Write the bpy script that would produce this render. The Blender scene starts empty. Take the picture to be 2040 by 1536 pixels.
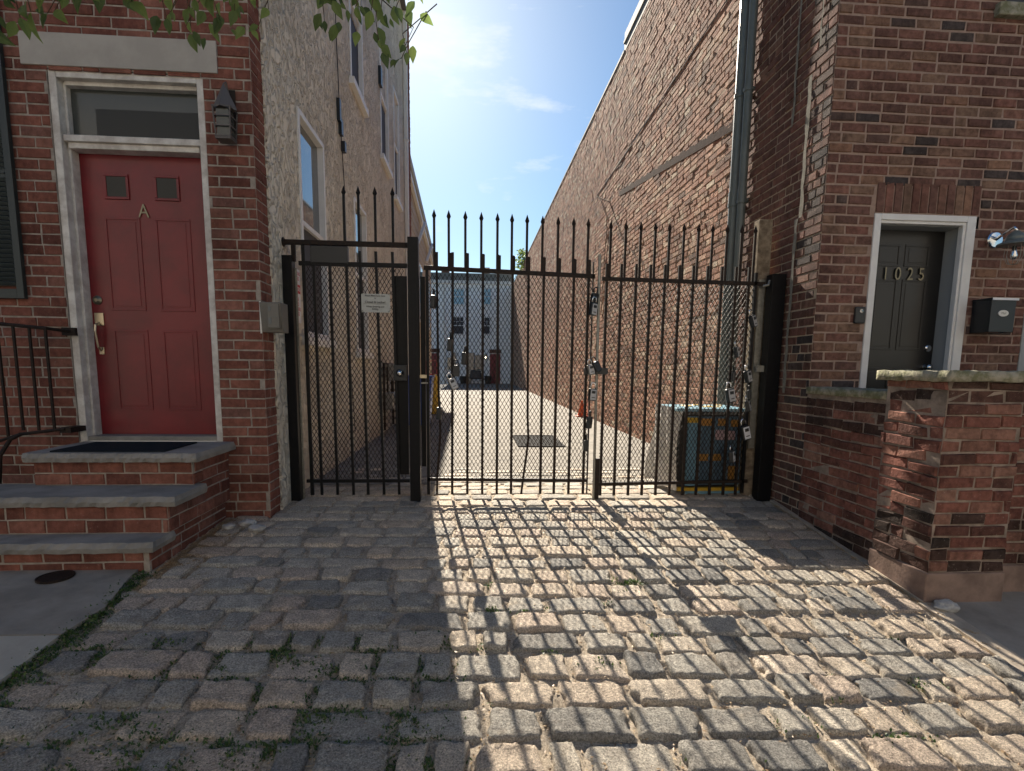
import bpy, bmesh, math, random
import numpy as np
from mathutils import Vector, Matrix
random.seed(7); rng = np.random.RandomState(11)
scene = bpy.context.scene
COL = scene.collection
R = math.radians

# ------------------------------------------------------------------ camera
CAMZ = 1.2
cam_d = bpy.data.cameras.new('camera'); cam = bpy.data.objects.new('camera', cam_d); COL.objects.link(cam)
cam_d.sensor_fit = 'HORIZONTAL'; cam_d.sensor_width = 36.0
cam_d.lens = 1078.39 / 2040 * 36.0
cam_d.shift_x = -(1020.3 - 1020) / 2040; cam_d.shift_y = (870.14 - 768) / 2040
cam_d.clip_start = 0.05; cam_d.clip_end = 1000
def _rows():
    yaw, pit, rol = R(-4.16629365), R(7.23742788), R(0.6631905)
    cy, sy, cp, sp, cr, sr = math.cos(yaw), math.sin(yaw), math.cos(pit), math.sin(pit), math.cos(rol), math.sin(rol)
    B = np.array([[1, 0, 0], [0, 0, -1], [0, 1, 0.]])
    Ry = np.array([[cy, sy, 0], [-sy, cy, 0], [0, 0, 1.]])
    Rp = np.array([[1, 0, 0], [0, cp, -sp], [0, sp, cp]])
    Rr = np.array([[cr, -sr, 0], [sr, cr, 0], [0, 0, 1.]])
    return Rr @ Rp @ B @ Ry
M_ = _rows()
cam.matrix_world = Matrix(((M_[0][0], -M_[1][0], -M_[2][0], 0), (M_[0][1], -M_[1][1], -M_[2][1], 0),
                           (M_[0][2], -M_[1][2], -M_[2][2], CAMZ), (0, 0, 0, 1)))
scene.camera = cam

# ------------------------------------------------------------------ light
SUN_EL, SUN_AZ = 32.5, -7.0            # azimuth from +Y towards +X
w = bpy.data.worlds.new('World'); scene.world = w; w.use_nodes = True
nt = w.node_tree; nt.nodes.clear()
out = nt.nodes.new('ShaderNodeOutputWorld'); bg = nt.nodes.new('ShaderNodeBackground')
sky = nt.nodes.new('ShaderNodeTexSky'); sky.sky_type = 'NISHITA'; sky.sun_disc = False
sky.sun_elevation = R(SUN_EL); sky.sun_rotation = R(SUN_AZ)
sky.air_density = 1.0; sky.dust_density = 0.42; sky.ozone_density = 1.5
tc = nt.nodes.new('ShaderNodeTexCoord'); mp = nt.nodes.new('ShaderNodeMapping')
mp.inputs['Scale'].default_value = (1.6, 1.6, 5.5)
nz = nt.nodes.new('ShaderNodeTexNoise'); nz.inputs['Scale'].default_value = 2.3; nz.inputs['Detail'].default_value = 9
nz.inputs['Roughness'].default_value = 0.62
rp = nt.nodes.new('ShaderNodeValToRGB'); rp.color_ramp.elements[0].position = 0.55; rp.color_ramp.elements[1].position = 0.78
rp.color_ramp.elements[0].color = (0, 0, 0, 1); rp.color_ramp.elements[1].color = (1, 1, 1, 1)
mx = nt.nodes.new('ShaderNodeMixRGB'); mx.blend_type = 'MIX'
mx.inputs['Color2'].default_value = (9.5, 9.8, 10.0, 1)
nt.links.new(tc.outputs['Generated'], mp.inputs['Vector']); nt.links.new(mp.outputs['Vector'], nz.inputs['Vector'])
nt.links.new(nz.outputs['Fac'], rp.inputs['Fac']); nt.links.new(rp.outputs['Color'], mx.inputs['Fac'])
hs = nt.nodes.new('ShaderNodeHueSaturation'); hs.inputs['Saturation'].default_value = 1.3
nt.links.new(sky.outputs['Color'], hs.inputs['Color']); tn = nt.nodes.new('ShaderNodeMixRGB'); tn.blend_type = 'MULTIPLY'; tn.inputs['Fac'].default_value = 1; tn.inputs['Color2'].default_value = (.86, 1.0, 1.04, 1)
nt.links.new(hs.outputs['Color'], tn.inputs['Color1']); nt.links.new(tn.outputs['Color'], mx.inputs['Color1']); nt.links.new(mx.outputs['Color'], bg.inputs['Color'])
nt.links.new(bg.outputs['Background'], out.inputs['Surface'])
bg.inputs['Strength'].default_value = 0.036

sun_d = bpy.data.lights.new('sun', 'SUN'); sun_d.energy = 5.0; sun_d.angle = R(0.5); sun_d.color = (1.0, 0.90, 0.76)
sun = bpy.data.objects.new('sun', sun_d); COL.objects.link(sun)
sd = Vector((math.sin(R(SUN_AZ)) * math.cos(R(SUN_EL)), math.cos(R(SUN_AZ)) * math.cos(R(SUN_EL)), math.sin(R(SUN_EL))))
sun.rotation_euler = sd.to_track_quat('Z', 'Y').to_euler(); sun.location = (0, 0, 20)
scene.view_settings.view_transform = 'Standard'; scene.view_settings.look = 'None'
scene.view_settings.exposure = 1.65; scene.view_settings.gamma = 1.0

# ------------------------------------------------------------------ materials
def new_mat(name):
    m = bpy.data.materials.new(name); m.use_nodes = True
    t = m.node_tree; b = t.nodes['Principled BSDF']; return m, t, b
def N(t, kind, **kw):
    n = t.nodes.new(kind)
    for k, v in kw.items():
        if hasattr(n, k): setattr(n, k, v)
        else: n.inputs[k].default_value = v
    return n
def ramp(t, stops):
    r = t.nodes.new('ShaderNodeValToRGB'); e = r.color_ramp.elements
    while len(e) < len(stops): e.new(0.5)
    for i, (p, c) in enumerate(stops): e[i].position = p; e[i].color = (*c, 1)
    return r
def coords(t, scale=(1, 1, 1)):
    g = t.nodes.new('ShaderNodeNewGeometry'); m = t.nodes.new('ShaderNodeMapping'); m.inputs['Scale'].default_value = scale
    t.links.new(g.outputs['Position'], m.inputs['Vector']); return m.outputs['Vector']
def mix(t, fac, a, b, mode='MIX'):
    m = t.nodes.new('ShaderNodeMixRGB'); m.blend_type = mode
    for s, v in (('Fac', fac), ('Color1', a), ('Color2', b)):
        if isinstance(v, (int, float)): m.inputs[s].default_value = v
        elif isinstance(v, tuple): m.inputs[s].default_value = (*v, 1) if len(v) == 3 else v
        else: t.links.new(v, m.inputs[s])
    return m.outputs['Color']
def noise(t, vec, scale, detail=4, rough=0.55):
    n = t.nodes.new('ShaderNodeTexNoise'); n.inputs['Scale'].default_value = scale; n.inputs['Detail'].default_value = detail
    n.inputs['Roughness'].default_value = rough; t.links.new(vec, n.inputs['Vector']); return n.outputs['Fac']
def bump(t, b, h, strength, dist=0.01, prev=None):
    n = t.nodes.new('ShaderNodeBump'); n.inputs['Strength'].default_value = strength; n.inputs['Distance'].default_value = dist
    t.links.new(h, n.inputs['Height'])
    if prev: t.links.new(prev, n.inputs['Normal'])
    t.links.new(n.outputs['Normal'], b.inputs['Normal']); return n.outputs['Normal']

def brick_mat(name, stops, dirt=0.5, rough_scale=(1, 1, 1), bstr=0.6, spot=(0.48, 0.42, 0.36), spot_amt=0.25):
    m, t, b = new_mat(name); v = coords(t); vs = coords(t, rough_scale)
    a = N(t, 'ShaderNodeAttribute', attribute_name='rnd'); r = ramp(t, stops); t.links.new(a.outputs['Fac'], r.inputs['Fac'])
    n1 = noise(t, v, 22, 5, 0.6); c = ramp(t, [(0.25, (1 - dirt,) * 3), (0.62, (1.08,) * 3)]); t.links.new(n1, c.inputs['Fac'])
    col = mix(t, 1.0, r.outputs['Color'], c.outputs['Color'], 'MULTIPLY')
    n2 = noise(t, v, 2.3, 6, 0.7); c2 = ramp(t, [(0.3, (0.62,) * 3), (0.6, (1.05,) * 3)]); t.links.new(n2, c2.inputs['Fac'])
    col = mix(t, 1.0, col, c2.outputs['Color'], 'MULTIPLY')
    n4 = noise(t, coords(t, (3.5, 3.5, .35)), 1.0, 6, .7); c4 = ramp(t, [(.38, (.70, .70, .72)), (.55, (1.04,) * 3)]); t.links.new(n4, c4.inputs['Fac'])
    col = mix(t, .8, col, c4.outputs['Color'], 'MULTIPLY')
    n3 = noise(t, v, 55, 6, 0.7); c3 = ramp(t, [(0.60, (0,) * 3), (0.72, (spot_amt * 2,) * 3)]); t.links.new(n3, c3.inputs['Fac'])
    col = mix(t, c3.outputs['Color'], col, spot)
    t.links.new(col, b.inputs['Base Color']); b.inputs['Roughness'].default_value = 0.9
    b.inputs['Specular IOR Level'].default_value = 0.07
    p = bump(t, b, noise(t, vs, 45, 6, 0.65), bstr, 0.012)
    bump(t, b, noise(t, v, 260, 3, 0.6), 0.35, 0.003, p)
    return m
def simple(name, col, rough=0.7, metal=0.0, spec=0.5, var=0.0, vscale=8, bs=0.0, bscale=60, bd=0.004, col2=None):
    m, t, b = new_mat(name)
    b.inputs['Roughness'].default_value = rough; b.inputs['Metallic'].default_value = metal; b.inputs['Specular IOR Level'].default_value = spec if rough < .9 else .06
    v = coords(t)
    if var or col2:
        n = noise(t, v, vscale, 6, 0.65)
        c2 = col2 or tuple(max(0, x * (1 - var)) for x in col)
        r = ramp(t, [(0.38, c2), (0.62, col)]); t.links.new(n, r.inputs['Fac']); t.links.new(r.outputs['Color'], b.inputs['Base Color'])
    else: b.inputs['Base Color'].default_value = (*col, 1)
    if bs: bump(t, b, noise(t, v, bscale, 5, 0.6), bs, bd)
    return m

M = {}
M['brick_l'] = brick_mat('red_brick', [(0, (.17, .072, .055)), (.35, (.225, .09, .066)), (.7, (.265, .108, .078)), (.93, (.29, .135, .10)), (1, (.20, .10, .08))], 0.35, (1, 1, 1), 0.45, spot_amt=.12)
M['mort_l'] = simple('grey_mortar', (.38, .33, .28), .95, var=.35, vscale=14, bs=.5, bscale=150)
M['brick_r'] = brick_mat('textured_brown_brick', [(0, (.085, .07, .068)), (.05, (.11, .085, .075)), (.09, (.17, .095, .075)), (.45, (.22, .115, .09)), (.65, (.26, .125, .095)), (.85, (.27, .17, .12)), (1, (.33, .18, .12))], 0.45, (1.0, 1, 3.2), 1.0, spot_amt=.1)
M['mort_r'] = simple('pinkish_mortar', (.35, .25, .20), .95, var=.2, vscale=20, bs=.5, bscale=150)
M['brick_a'] = brick_mat('old_alley_brick', [(0, (.20, .13, .10)), (.2, (.35, .175, .12)), (.5, (.44, .235, .16)), (.75, (.50, .30, .21)), (.92, (.55, .39, .28)), (1, (.60, .50, .38))], 0.45, (1, 1, 1), 1.0, spot_amt=.2)
M['mort_a'] = simple('sandy_mortar', (.50, .40, .30), .95, var=.25, vscale=9, bs=.9, bscale=90, bd=.01)
M['brick_p'] = brick_mat('weathered_stoop_brick', [(0, (.05, .04, .035)), (.12, (.11, .06, .048)), (.4, (.20, .085, .066)), (.75, (.26, .11, .082)), (1, (.31, .17, .125))], 0.5, (1, 1, 1), 0.9, spot_amt=.2)
M['mort_p'] = simple('stoop_mortar', (.34, .27, .22), .95, var=.5, vscale=7, bs=.6, bscale=120)
M['mort_seam'] = simple('seam_mortar', (.27, .25, .21), .95, var=.3, vscale=20, bs=.5, bscale=100)
M['brick_far'] = simple('far_brick', (.28, .26, .235), .9, var=.25, vscale=6)
M['cable'] = simple('old_cable', (.10, .08, .06), .95)
M['iron_soft'] = simple('faded_iron', (.10, .09, .085), .6)
M['eave_grey'] = simple('pale_eave', (.42, .42, .37), .8)
M['scar_shade'] = simple('roof_scar_shade', (.055, .028, .022), .95, var=.4, vscale=9, bs=.6, bscale=50)  # dark tone stands in for shade under the projecting brick above
M['stone_step'] = simple('bluestone', (.29, .27, .24), .85, var=.35, vscale=4, bs=.25, bscale=120)
M['stone_cap'] = simple('mossy_cap_stone', (.36, .33, .26), .95, col2=(.17, .17, .10), vscale=14, bs=.9, bscale=45, bd=.012)
M['brown_plinth'] = simple('brownstone_plinth', (.27, .19, .155), .95, var=.35, vscale=6, bs=.5, bscale=50)
M['lintel'] = simple('grey_lintel', (.40, .37, .33), .9, var=.12, vscale=5)
M['white'] = simple('old_white_paint', (.66, .63, .58), .55, col2=(.44, .40, .36), vscale=9, bs=.15, bscale=30)
M['trim_r'] = simple('clean_white_trim', (.72, .70, .67), .5, var=.08, vscale=8)
M['grey_jamb'] = simple('grey_jamb_paint', (.30, .31, .31), .5)
M['red_door'] = simple('red_door_paint', (.19, .007, .013), .36, var=.35, vscale=2.2, bs=.05, bscale=60)
M['blk_door'] = simple('dark_brown_door_paint', (.013, .012, .011), .35, bs=.05, bscale=40)
M['iron'] = simple('black_gate_paint', (.008, .008, .009), .42, spec=.2, var=.3, vscale=30, bs=.08, bscale=120)
M['rust'] = simple('rusty_black_iron', (.012, .010, .009), .6, spec=.2, col2=(.03, .018, .012), vscale=40, bs=.2, bscale=150)
M['galv'] = simple('galvanised_steel', (.32, .31, .27), .45, metal=.6, var=.3, vscale=30)
M['wood'] = simple('weathered_wood', (.30, .24, .17), .9, col2=(.15, .115, .08), vscale=18, bs=.4, bscale=60)
M['brass'] = simple('worn_brass', (.50, .43, .31), .35, metal=1.0)
M['dull_brass'] = simple('dull_brass', (.20, .18, .13), .4, metal=.9)
M['chrome'] = simple('chrome', (.75, .75, .75), .15, metal=1.0)
M['pipe_g'] = simple('grey_green_downspout', (.13, .15, .14), .35, var=.15, vscale=6)
M['pipe_w'] = simple('pale_downspout', (.72, .69, .63), .5)
M['grey_box'] = simple('grey_beige_box', (.17, .155, .13), .5, var=.1)
M['label_grey'] = simple('grey_label', (.42, .42, .42), .5)
M['label_white'] = simple('white_label', (.75, .75, .76), .5)
M['black_plastic'] = simple('black_plastic', (.012, .014, .016), .4)
M['grey_lock'] = simple('grey_lock_metal', (.27, .26, .24), .35, metal=.5)
M['ink'] = simple('dark_ink', (.03, .03, .03), .6)
M['red_ink'] = simple('red_ink', (.55, .03, .04), .6)
M['sign_grey'] = simple('laminated_paper', (.42, .43, .40), .35, var=.1, vscale=20)
M['mat'] = simple('dark_doormat', (.02, .024, .028), .95, bs=.6, bscale=300)
M['shutter'] = simple('black_green_shutter', (.02, .027, .026), .45)
M['screen'] = simple('dark_screen', (.055, .055, .062), .8)
M['conc_patch'] = simple('sand_joint', (.48, .40, .31), .97, col2=(.33, .285, .23), vscale=7, bs=.6, bscale=120)
M['conc_l'] = simple('grey_sidewalk', (.33, .295, .25), .9, var=.3, vscale=3, bs=.25, bscale=160)
M['conc_w'] = simple('pale_sidewalk', (.46, .42, .35), .9, var=.15, vscale=5, bs=.25, bscale=160)
M['street'] = simple('pale_street', (.24, .23, .215), .95, var=.2)
M['asphalt'] = simple('asphalt', (.05, .05, .05), .95, var=.2)
M['white_wall'] = simple('pale_painted_wall', (.93, .91, .88), .9, var=.06, vscale=1)
M['clap'] = simple('tan_siding', (.46, .38, .28), .8, var=.1)
M['fascia'] = simple('grey_fascia', (.16, .165, .155), .8)
M['roof'] = simple('grey_roofing', (.12, .12, .12), .9)
M['chim'] = simple('chimney_brick', (.16, .08, .06), .9, var=.3, vscale=6)
M['far_red'] = simple('far_red_door', (.20, .02, .025), .5)
M['blue'] = simple('blue_bin_plastic', (.02, .07, .30), .4)
M['red_p'] = simple('red_plastic', (.5, .04, .04), .4)
M['orange'] = simple('orange_cone_plastic', (.7, .12, .03), .5)
M['yellow'] = simple('yellow_plastic', (.62, .38, .03), .4)
M['lb'] = simple('light_blue_print', (.20, .38, .48), .35, var=.2, vscale=12)
M['db'] = simple('teal_print', (.13, .22, .29), .35, var=.45, vscale=14)
M['orange_print'] = simple('orange_print', (.55, .26, .05), .4, var=.3, vscale=25)
M['pink_print'] = simple('pink_print', (.55, .38, .38), .4)
M['kiosk_dark'] = simple('dark_box_side', (.02, .018, .016), .6)
M['foil'] = simple('crumpled_foil_cover', (.80, .78, .74), .35, metal=.1, var=.3, vscale=9, bs=.9, bscale=16, bd=.03)
M['grate'] = simple('iron_grate', (.03, .03, .03), .95)
M['stem'] = simple('twig_bark', (.10, .075, .05), .9)
M['rock'] = simple('white_rock', (.48, .47, .45), .9, var=.3, vscale=25, bs=.6, bscale=60)
M['amber'] = simple('bulb_glass_body', (.5, .4, .3), .2)

def stucco():
    m, t, b = new_mat('rough_stucco'); v = coords(t, (1, 1, .7)); v2 = coords(t)
    n = noise(t, v2, 1.3, 6, .65); r = ramp(t, [(.3, (.58, .51, .41)), (.55, (.75, .68, .56)), (.75, (.79, .73, .61))]); t.links.new(n, r.inputs['Fac'])
    t.links.new(r.outputs['Color'], b.inputs['Base Color']); b.inputs['Roughness'].default_value = .95; b.inputs['Specular IOR Level'].default_value = .2
    vo = t.nodes.new('ShaderNodeTexNoise'); vo.inputs['Scale'].default_value = 12; vo.inputs['Detail'].default_value = 3; vo.inputs['Distortion'].default_value = 1.2
    t.links.new(v, vo.inputs['Vector'])
    rr = ramp(t, [(.42, (0,) * 3), (.56, (1,) * 3)]); t.links.new(vo.outputs['Fac'], rr.inputs['Fac'])
    p = bump(t, b, rr.outputs['Color'], 1.0, .045); bump(t, b, noise(t, v, 60, 4, .6), .7, .012, p)
    return m
M['stucco'] = stucco()
M['pane_sky'] = simple('far_glass_painted_sky', (.35, .55, .65), .3)  # pale blue is the sky's reflection painted into the pane colour
def glass_mat(name, col, rough=.03, spec=1.0):
    m, t, b = new_mat(name); b.inputs['Base Color'].default_value = (*col, 1); b.inputs['Roughness'].default_value = rough
    b.inputs['Specular IOR Level'].default_value = spec; b.inputs['IOR'].default_value = 1.9; return m
M['pane'] = glass_mat('window_pane', (.05, .06, .07))
M['pane_dim'] = glass_mat('dusty_pane', (.05, .055, .05), .2, .22)
M['pane_dark'] = simple('dark_door_glass', (.02, .021, .019), .3, spec=.3)
def cobble_mat(name, dark=1.0):
    m, t, b = new_mat(name); v = coords(t)
    a = N(t, 'ShaderNodeAttribute', attribute_name='rnd')
    r = ramp(t, [(0, (.24, .235, .225)), (.05, (.30, .285, .26)), (.30, (.43, .405, .36)), (.55, (.54, .485, .41)), (.72, (.57, .48, .385)), (.88, (.50, .41, .34)), (.95, (.60, .52, .43)), (1, (.30, .285, .26))])
    t.links.new(a.outputs['Fac'], r.inputs['Fac'])
    n = noise(t, v, 120, 5, .8); c = ramp(t, [(.36, (.42,) * 3), (.5, (1.02,) * 3), (.64, (1.7,) * 3)]); t.links.new(n, c.inputs['Fac'])
    col = mix(t, 1.0, r.outputs['Color'], c.outputs['Color'], 'MULTIPLY')
    n2 = noise(t, v, 14, 6, .7); c2 = ramp(t, [(.3, (.72, .69, .66)), (.6, (1.12, 1.10, 1.05))]); t.links.new(n2, c2.inputs['Fac'])
    col = mix(t, 1.0, col, c2.outputs['Color'], 'MULTIPLY')
    n3 = noise(t, v, 6, 5, .7); c3 = ramp(t, [(.55, (0,) * 3), (.75, (.55,) * 3)]); t.links.new(n3, c3.inputs['Fac'])
    col = mix(t, c3.outputs['Color'], col, (.42, .33, .23))
    t.links.new(col, b.inputs['Base Color']); b.inputs['Roughness'].default_value = .85; b.inputs['Specular IOR Level'].default_value = .3
    p = bump(t, b, noise(t, v, 24, 8, .8), .7, .045); bump(t, b, noise(t, v, 95, 5, .75), .75, .012, p)
    return m
M['cobble'] = cobble_mat('granite_setts')
def alley_mat():
    m, t, b = new_mat('alley_paving'); v = coords(t)
    n2 = noise(t, v, 3.5, 8, .8); r = ramp(t, [(.35, (.15, .14, .12)), (.5, (.23, .21, .18)), (.68, (.30, .275, .235))]); t.links.new(n2, r.inputs['Fac'])
    br = t.nodes.new('ShaderNodeTexBrick'); br.inputs['Scale'].default_value = 1.0
    br.inputs['Brick Width'].default_value = .3; br.inputs['Row Height'].default_value = .16; br.inputs['Mortar Size'].default_value = .012
    br.inputs['Color1'].default_value = (1, 1, 1, 1); br.inputs['Color2'].default_value = (.86, .86, .88, 1); br.inputs['Mortar'].default_value = (.72, .70, .66, 1)
    nz_ = t.nodes.new('ShaderNodeTexNoise'); nz_.inputs['Scale'].default_value = 2.2; t.links.new(v, nz_.inputs['Vector'])
    dv = mix(t, .06, v, nz_.outputs['Color']); t.links.new(dv, br.inputs['Vector'])
    col = mix(t, .65, r.outputs['Color'], mix(t, 1.0, r.outputs['Color'], br.outputs['Color'], 'MULTIPLY'))
    t.links.new(col, b.inputs['Base Color']); b.inputs['Roughness'].default_value = .92; b.inputs['Specular IOR Level'].default_value = .2
    bump(t, b, noise(t, v, 30, 6, .7), .5, .01); return m
M['alley'] = alley_mat()
def sand_mat():
    m, t, b = new_mat('gritty_sand'); v = coords(t)
    r = ramp(t, [(.3, (.28, .235, .185)), (.5, (.44, .37, .285)), (.7, (.55, .47, .37))]); t.links.new(noise(t, v, 9, 6, .75), r.inputs['Fac'])
    r2 = ramp(t, [(.33, (.35,) * 3), (.5, (1,) * 3), (.68, (1.5,) * 3)]); t.links.new(noise(t, v, 110, 5, .8), r2.inputs['Fac'])
    t.links.new(mix(t, 1.0, r.outputs['Color'], r2.outputs['Color'], 'MULTIPLY'), b.inputs['Base Color']); b.inputs['Roughness'].default_value = .97; b.inputs['Specular IOR Level'].default_value = .05
    bump(t, b, noise(t, v, 70, 6, .8), .9, .012); return m
M['sand'] = sand_mat()
def leaf_mat(name, c1, c2, trans=.35):
    m, t, b = new_mat(name); a = N(t, 'ShaderNodeAttribute', attribute_name='rnd'); r = ramp(t, [(0, c1), (1, c2)])
    t.links.new(a.outputs['Fac'], r.inputs['Fac']); t.links.new(r.outputs['Color'], b.inputs['Base Color']); b.inputs['Roughness'].default_value = .5
    tr = t.nodes.new('ShaderNodeBsdfTranslucent'); t.links.new(r.outputs['Color'], tr.inputs['Color'])
    ms = t.nodes.new('ShaderNodeMixShader'); ms.inputs[0].default_value = trans
    o = t.nodes['Material Output']; t.links.new(b.outputs[0], ms.inputs[1]); t.links.new(tr.outputs[0], ms.inputs[2]); t.links.new(ms.outputs[0], o.inputs['Surface'])
    return m
M['leaf'] = leaf_mat('green_leaf', (.08, .125, .045), (.26, .34, .09), .55)
M['weed'] = leaf_mat('weed_leaf', (.03, .07, .015), (.11, .17, .04))
M['litter'] = leaf_mat('dry_leaf_litter', (.22, .13, .06), (.52, .38, .22), .1)
def emis(name, col, s):
    m, t, b = new_mat(name); b.inputs['Emission Color'].default_value = (*col, 1); b.inputs['Emission Strength'].default_value = s
    b.inputs['Base Color'].default_value = (*col, 1); return m
M['lit'] = emis('lit_bulb', (1, .85, .6), 6)

# ------------------------------------------------------------------ builders
ORG = {}
def org(o):
    return ORG.get(o.name, Vector((0, 0, 0))) if o else Vector((0, 0, 0))
class MB:
    def __init__(s): s.v = []; s.f = []; s.mi = []; s.rnd = []; s.cur = 0; s.r = 0.5
    def add(s, vs, fs):
        n = len(s.v); s.v.extend([tuple(p) for p in vs]); s.f.extend([tuple(i + n for i in q) for q in fs])
        s.mi.extend([s.cur] * len(fs)); s.rnd.extend([s.r] * len(vs)); return s
    def box(s, x0, x1, y0, y1, z0, z1, rot=None, piv=None, taper=0):
        if x0 > x1: x0, x1 = x1, x0
        if y0 > y1: y0, y1 = y1, y0
        if z0 > z1: z0, z1 = z1, z0
        vs = [(x0, y0, z0), (x1, y0, z0), (x1, y1, z0), (x0, y1, z0), (x0 + taper, y0 + taper, z1), (x1 - taper, y0 + taper, z1), (x1 - taper, y1 - taper, z1), (x0 + taper, y1 - taper, z1)]
        if rot is not None:
            p = Vector(piv); vs = [tuple(p + rot @ (Vector(q) - p)) for q in vs]
        return s.add(vs, [(0, 3, 2, 1), (4, 5, 6, 7), (0, 1, 5, 4), (1, 2, 6, 5), (2, 3, 7, 6), (3, 0, 4, 7)])
    def bar(s, a, b, w, d=None, up=(0, 1, 0)):
        a, b = Vector(a), Vector(b); d = d or w; z = (b - a).normalized(); u = Vector(up)
        if abs(z.dot(u)) > .95: u = Vector((1, 0, 0))
        x = z.cross(u).normalized(); y = z.cross(x).normalized(); vs = []
        for c in (a, b):
            for i, j in ((-1, -1), (1, -1), (1, 1), (-1, 1)): vs.append(c + x * i * w / 2 + y * j * d / 2)
        return s.add(vs, [(0, 3, 2, 1), (4, 5, 6, 7), (0, 1, 5, 4), (1, 2, 6, 5), (2, 3, 7, 6), (3, 0, 4, 7)])
    def cyl(s, a, b, r, r2=None, n=14, cap=True):
        a, b = Vector(a), Vector(b); r2 = r if r2 is None else r2; z = (b - a).normalized()
        x = z.orthogonal().normalized(); y = z.cross(x); vs = []
        for c, q in ((a, r), (b, r2)):
            for i in range(n):
                t = 2 * math.pi * i / n; vs.append(c + x * math.cos(t) * q + y * math.sin(t) * q)
        fs = [(i, (i + 1) % n, n + (i + 1) % n, n + i) for i in range(n)]
        if cap: fs += [tuple(range(n))[::-1], tuple(range(n, 2 * n))]
        return s.add(vs, fs)
    def tube(s, pts, r, n=8):
        pts = [Vector(p) for p in pts]; vs = []; px = None
        for k, p in enumerate(pts):
            z = (pts[min(k + 1, len(pts) - 1)] - pts[max(k - 1, 0)]).normalized()
            x = (px - z * px.dot(z)) if px else z.orthogonal()
            x.normalize(); px = x; y = z.cross(x); rr = r[k] if isinstance(r, (list, tuple)) else r
            for i in range(n):
                t = 2 * math.pi * i / n; vs.append(p + x * math.cos(t) * rr + y * math.sin(t) * rr)
        fs = []
        for k in range(len(pts) - 1):
            for i in range(n): fs.append((k * n + i, k * n + (i + 1) % n, (k + 1) * n + (i + 1) % n, (k + 1) * n + i))
        fs += [tuple(range(n))[::-1], tuple(range((len(pts) - 1) * n, len(pts) * n))]
        return s.add(vs, fs)
    def lathe(s, c, prof, axis='z', n=20):
        c = Vector(c); vs = []
        for r, h in prof:
            for i in range(n):
                t = 2 * math.pi * i / n; a, b = r * math.cos(t), r * math.sin(t)
                vs.append(c + (Vector((a, b, h)) if axis == 'z' else Vector((a, h, b)) if axis == 'y' else Vector((h, a, b))))
        fs = []
        for k in range(len(prof) - 1):
            for i in range(n): fs.append((k * n + i, k * n + (i + 1) % n, (k + 1) * n + (i + 1) % n, (k + 1) * n + i))
        fs += [tuple(range(n))[::-1], tuple(range((len(prof) - 1) * n, len(prof) * n))]
        return s.add(vs, fs)
    def build(s, name, mats, parent=None, smooth=False, bevel=0, base=None):
        me = bpy.data.meshes.new(name); o = bpy.data.objects.new(name, me)
        off = org(parent)
        if parent is None and base is not None: off = Vector(base); o.location = off
        me.from_pydata([(v[0] - off[0], v[1] - off[1], v[2] - off[2]) for v in s.v], [], s.f)
        for m in (mats if isinstance(mats, (list, tuple)) else [mats]): me.materials.append(M[m])
        me.polygons.foreach_set('material_index', s.mi)
        at = me.attributes.new('rnd', 'FLOAT', 'POINT'); at.data.foreach_set('value', s.rnd)
        if smooth: me.polygons.foreach_set('use_smooth', [True] * len(me.polygons))
        me.update(); COL.objects.link(o)
        if bevel:
            md = o.modifiers.new('bevel', 'BEVEL'); md.width = bevel; md.segments = 2; md.limit_method = 'ANGLE'
        if parent is not None: o.parent = parent; ORG[o.name] = off
        elif base is not None: ORG[o.name] = off
        return o
def tag(o, label=None, cat=None, group=None, kind=None):
    if label: o['label'] = label
    if cat: o['category'] = cat
    if group: o['group'] = group
    if kind: o['kind'] = kind
    return o
def thing(name, label, cat, loc, group=None):
    o = bpy.data.objects.new(name, None); o.empty_display_size = .1; o.location = loc; COL.objects.link(o); ORG[o.name] = Vector(loc)
    return tag(o, label, cat, group)
def text_mesh(name, body, size, mat, mtx, parent, font_scale_x=1.0, extrude=0.0, bold=False, align='CENTER'):
    cu = bpy.data.curves.new('t', 'FONT'); cu.body = body; cu.size = size; cu.align_x = align; cu.extrude = extrude
    if bold: cu.offset = size * .02
    ob = bpy.data.objects.new('t', cu); COL.objects.link(ob)
    dg = bpy.context.evaluated_depsgraph_get(); me = bpy.data.meshes.new_from_object(ob.evaluated_get(dg))
    bpy.data.objects.remove(ob); me.name = name
    off = org(parent); T = Matrix.Translation(-off) @ mtx @ Matrix.Diagonal((font_scale_x, 1, 1, 1)); me.transform(T)
    me.materials.clear(); me.materials.append(M[mat]); o = bpy.data.objects.new(name, me); COL.objects.link(o); o.parent = parent; ORG[o.name] = off
    return o
def face_mtx(loc, normal='-y'):
    # text lies in local XY, facing local +Z
    if normal == '-y': Rm = Matrix(((1, 0, 0), (0, 0, -1), (0, 1, 0))).to_4x4()
    else: Rm = Matrix(((0, 0, 1), (1, 0, 0), (0, 1, 0))).to_4x4()      # faces +x, reads along +y
    return Matrix.Translation(loc) @ Rm

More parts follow.
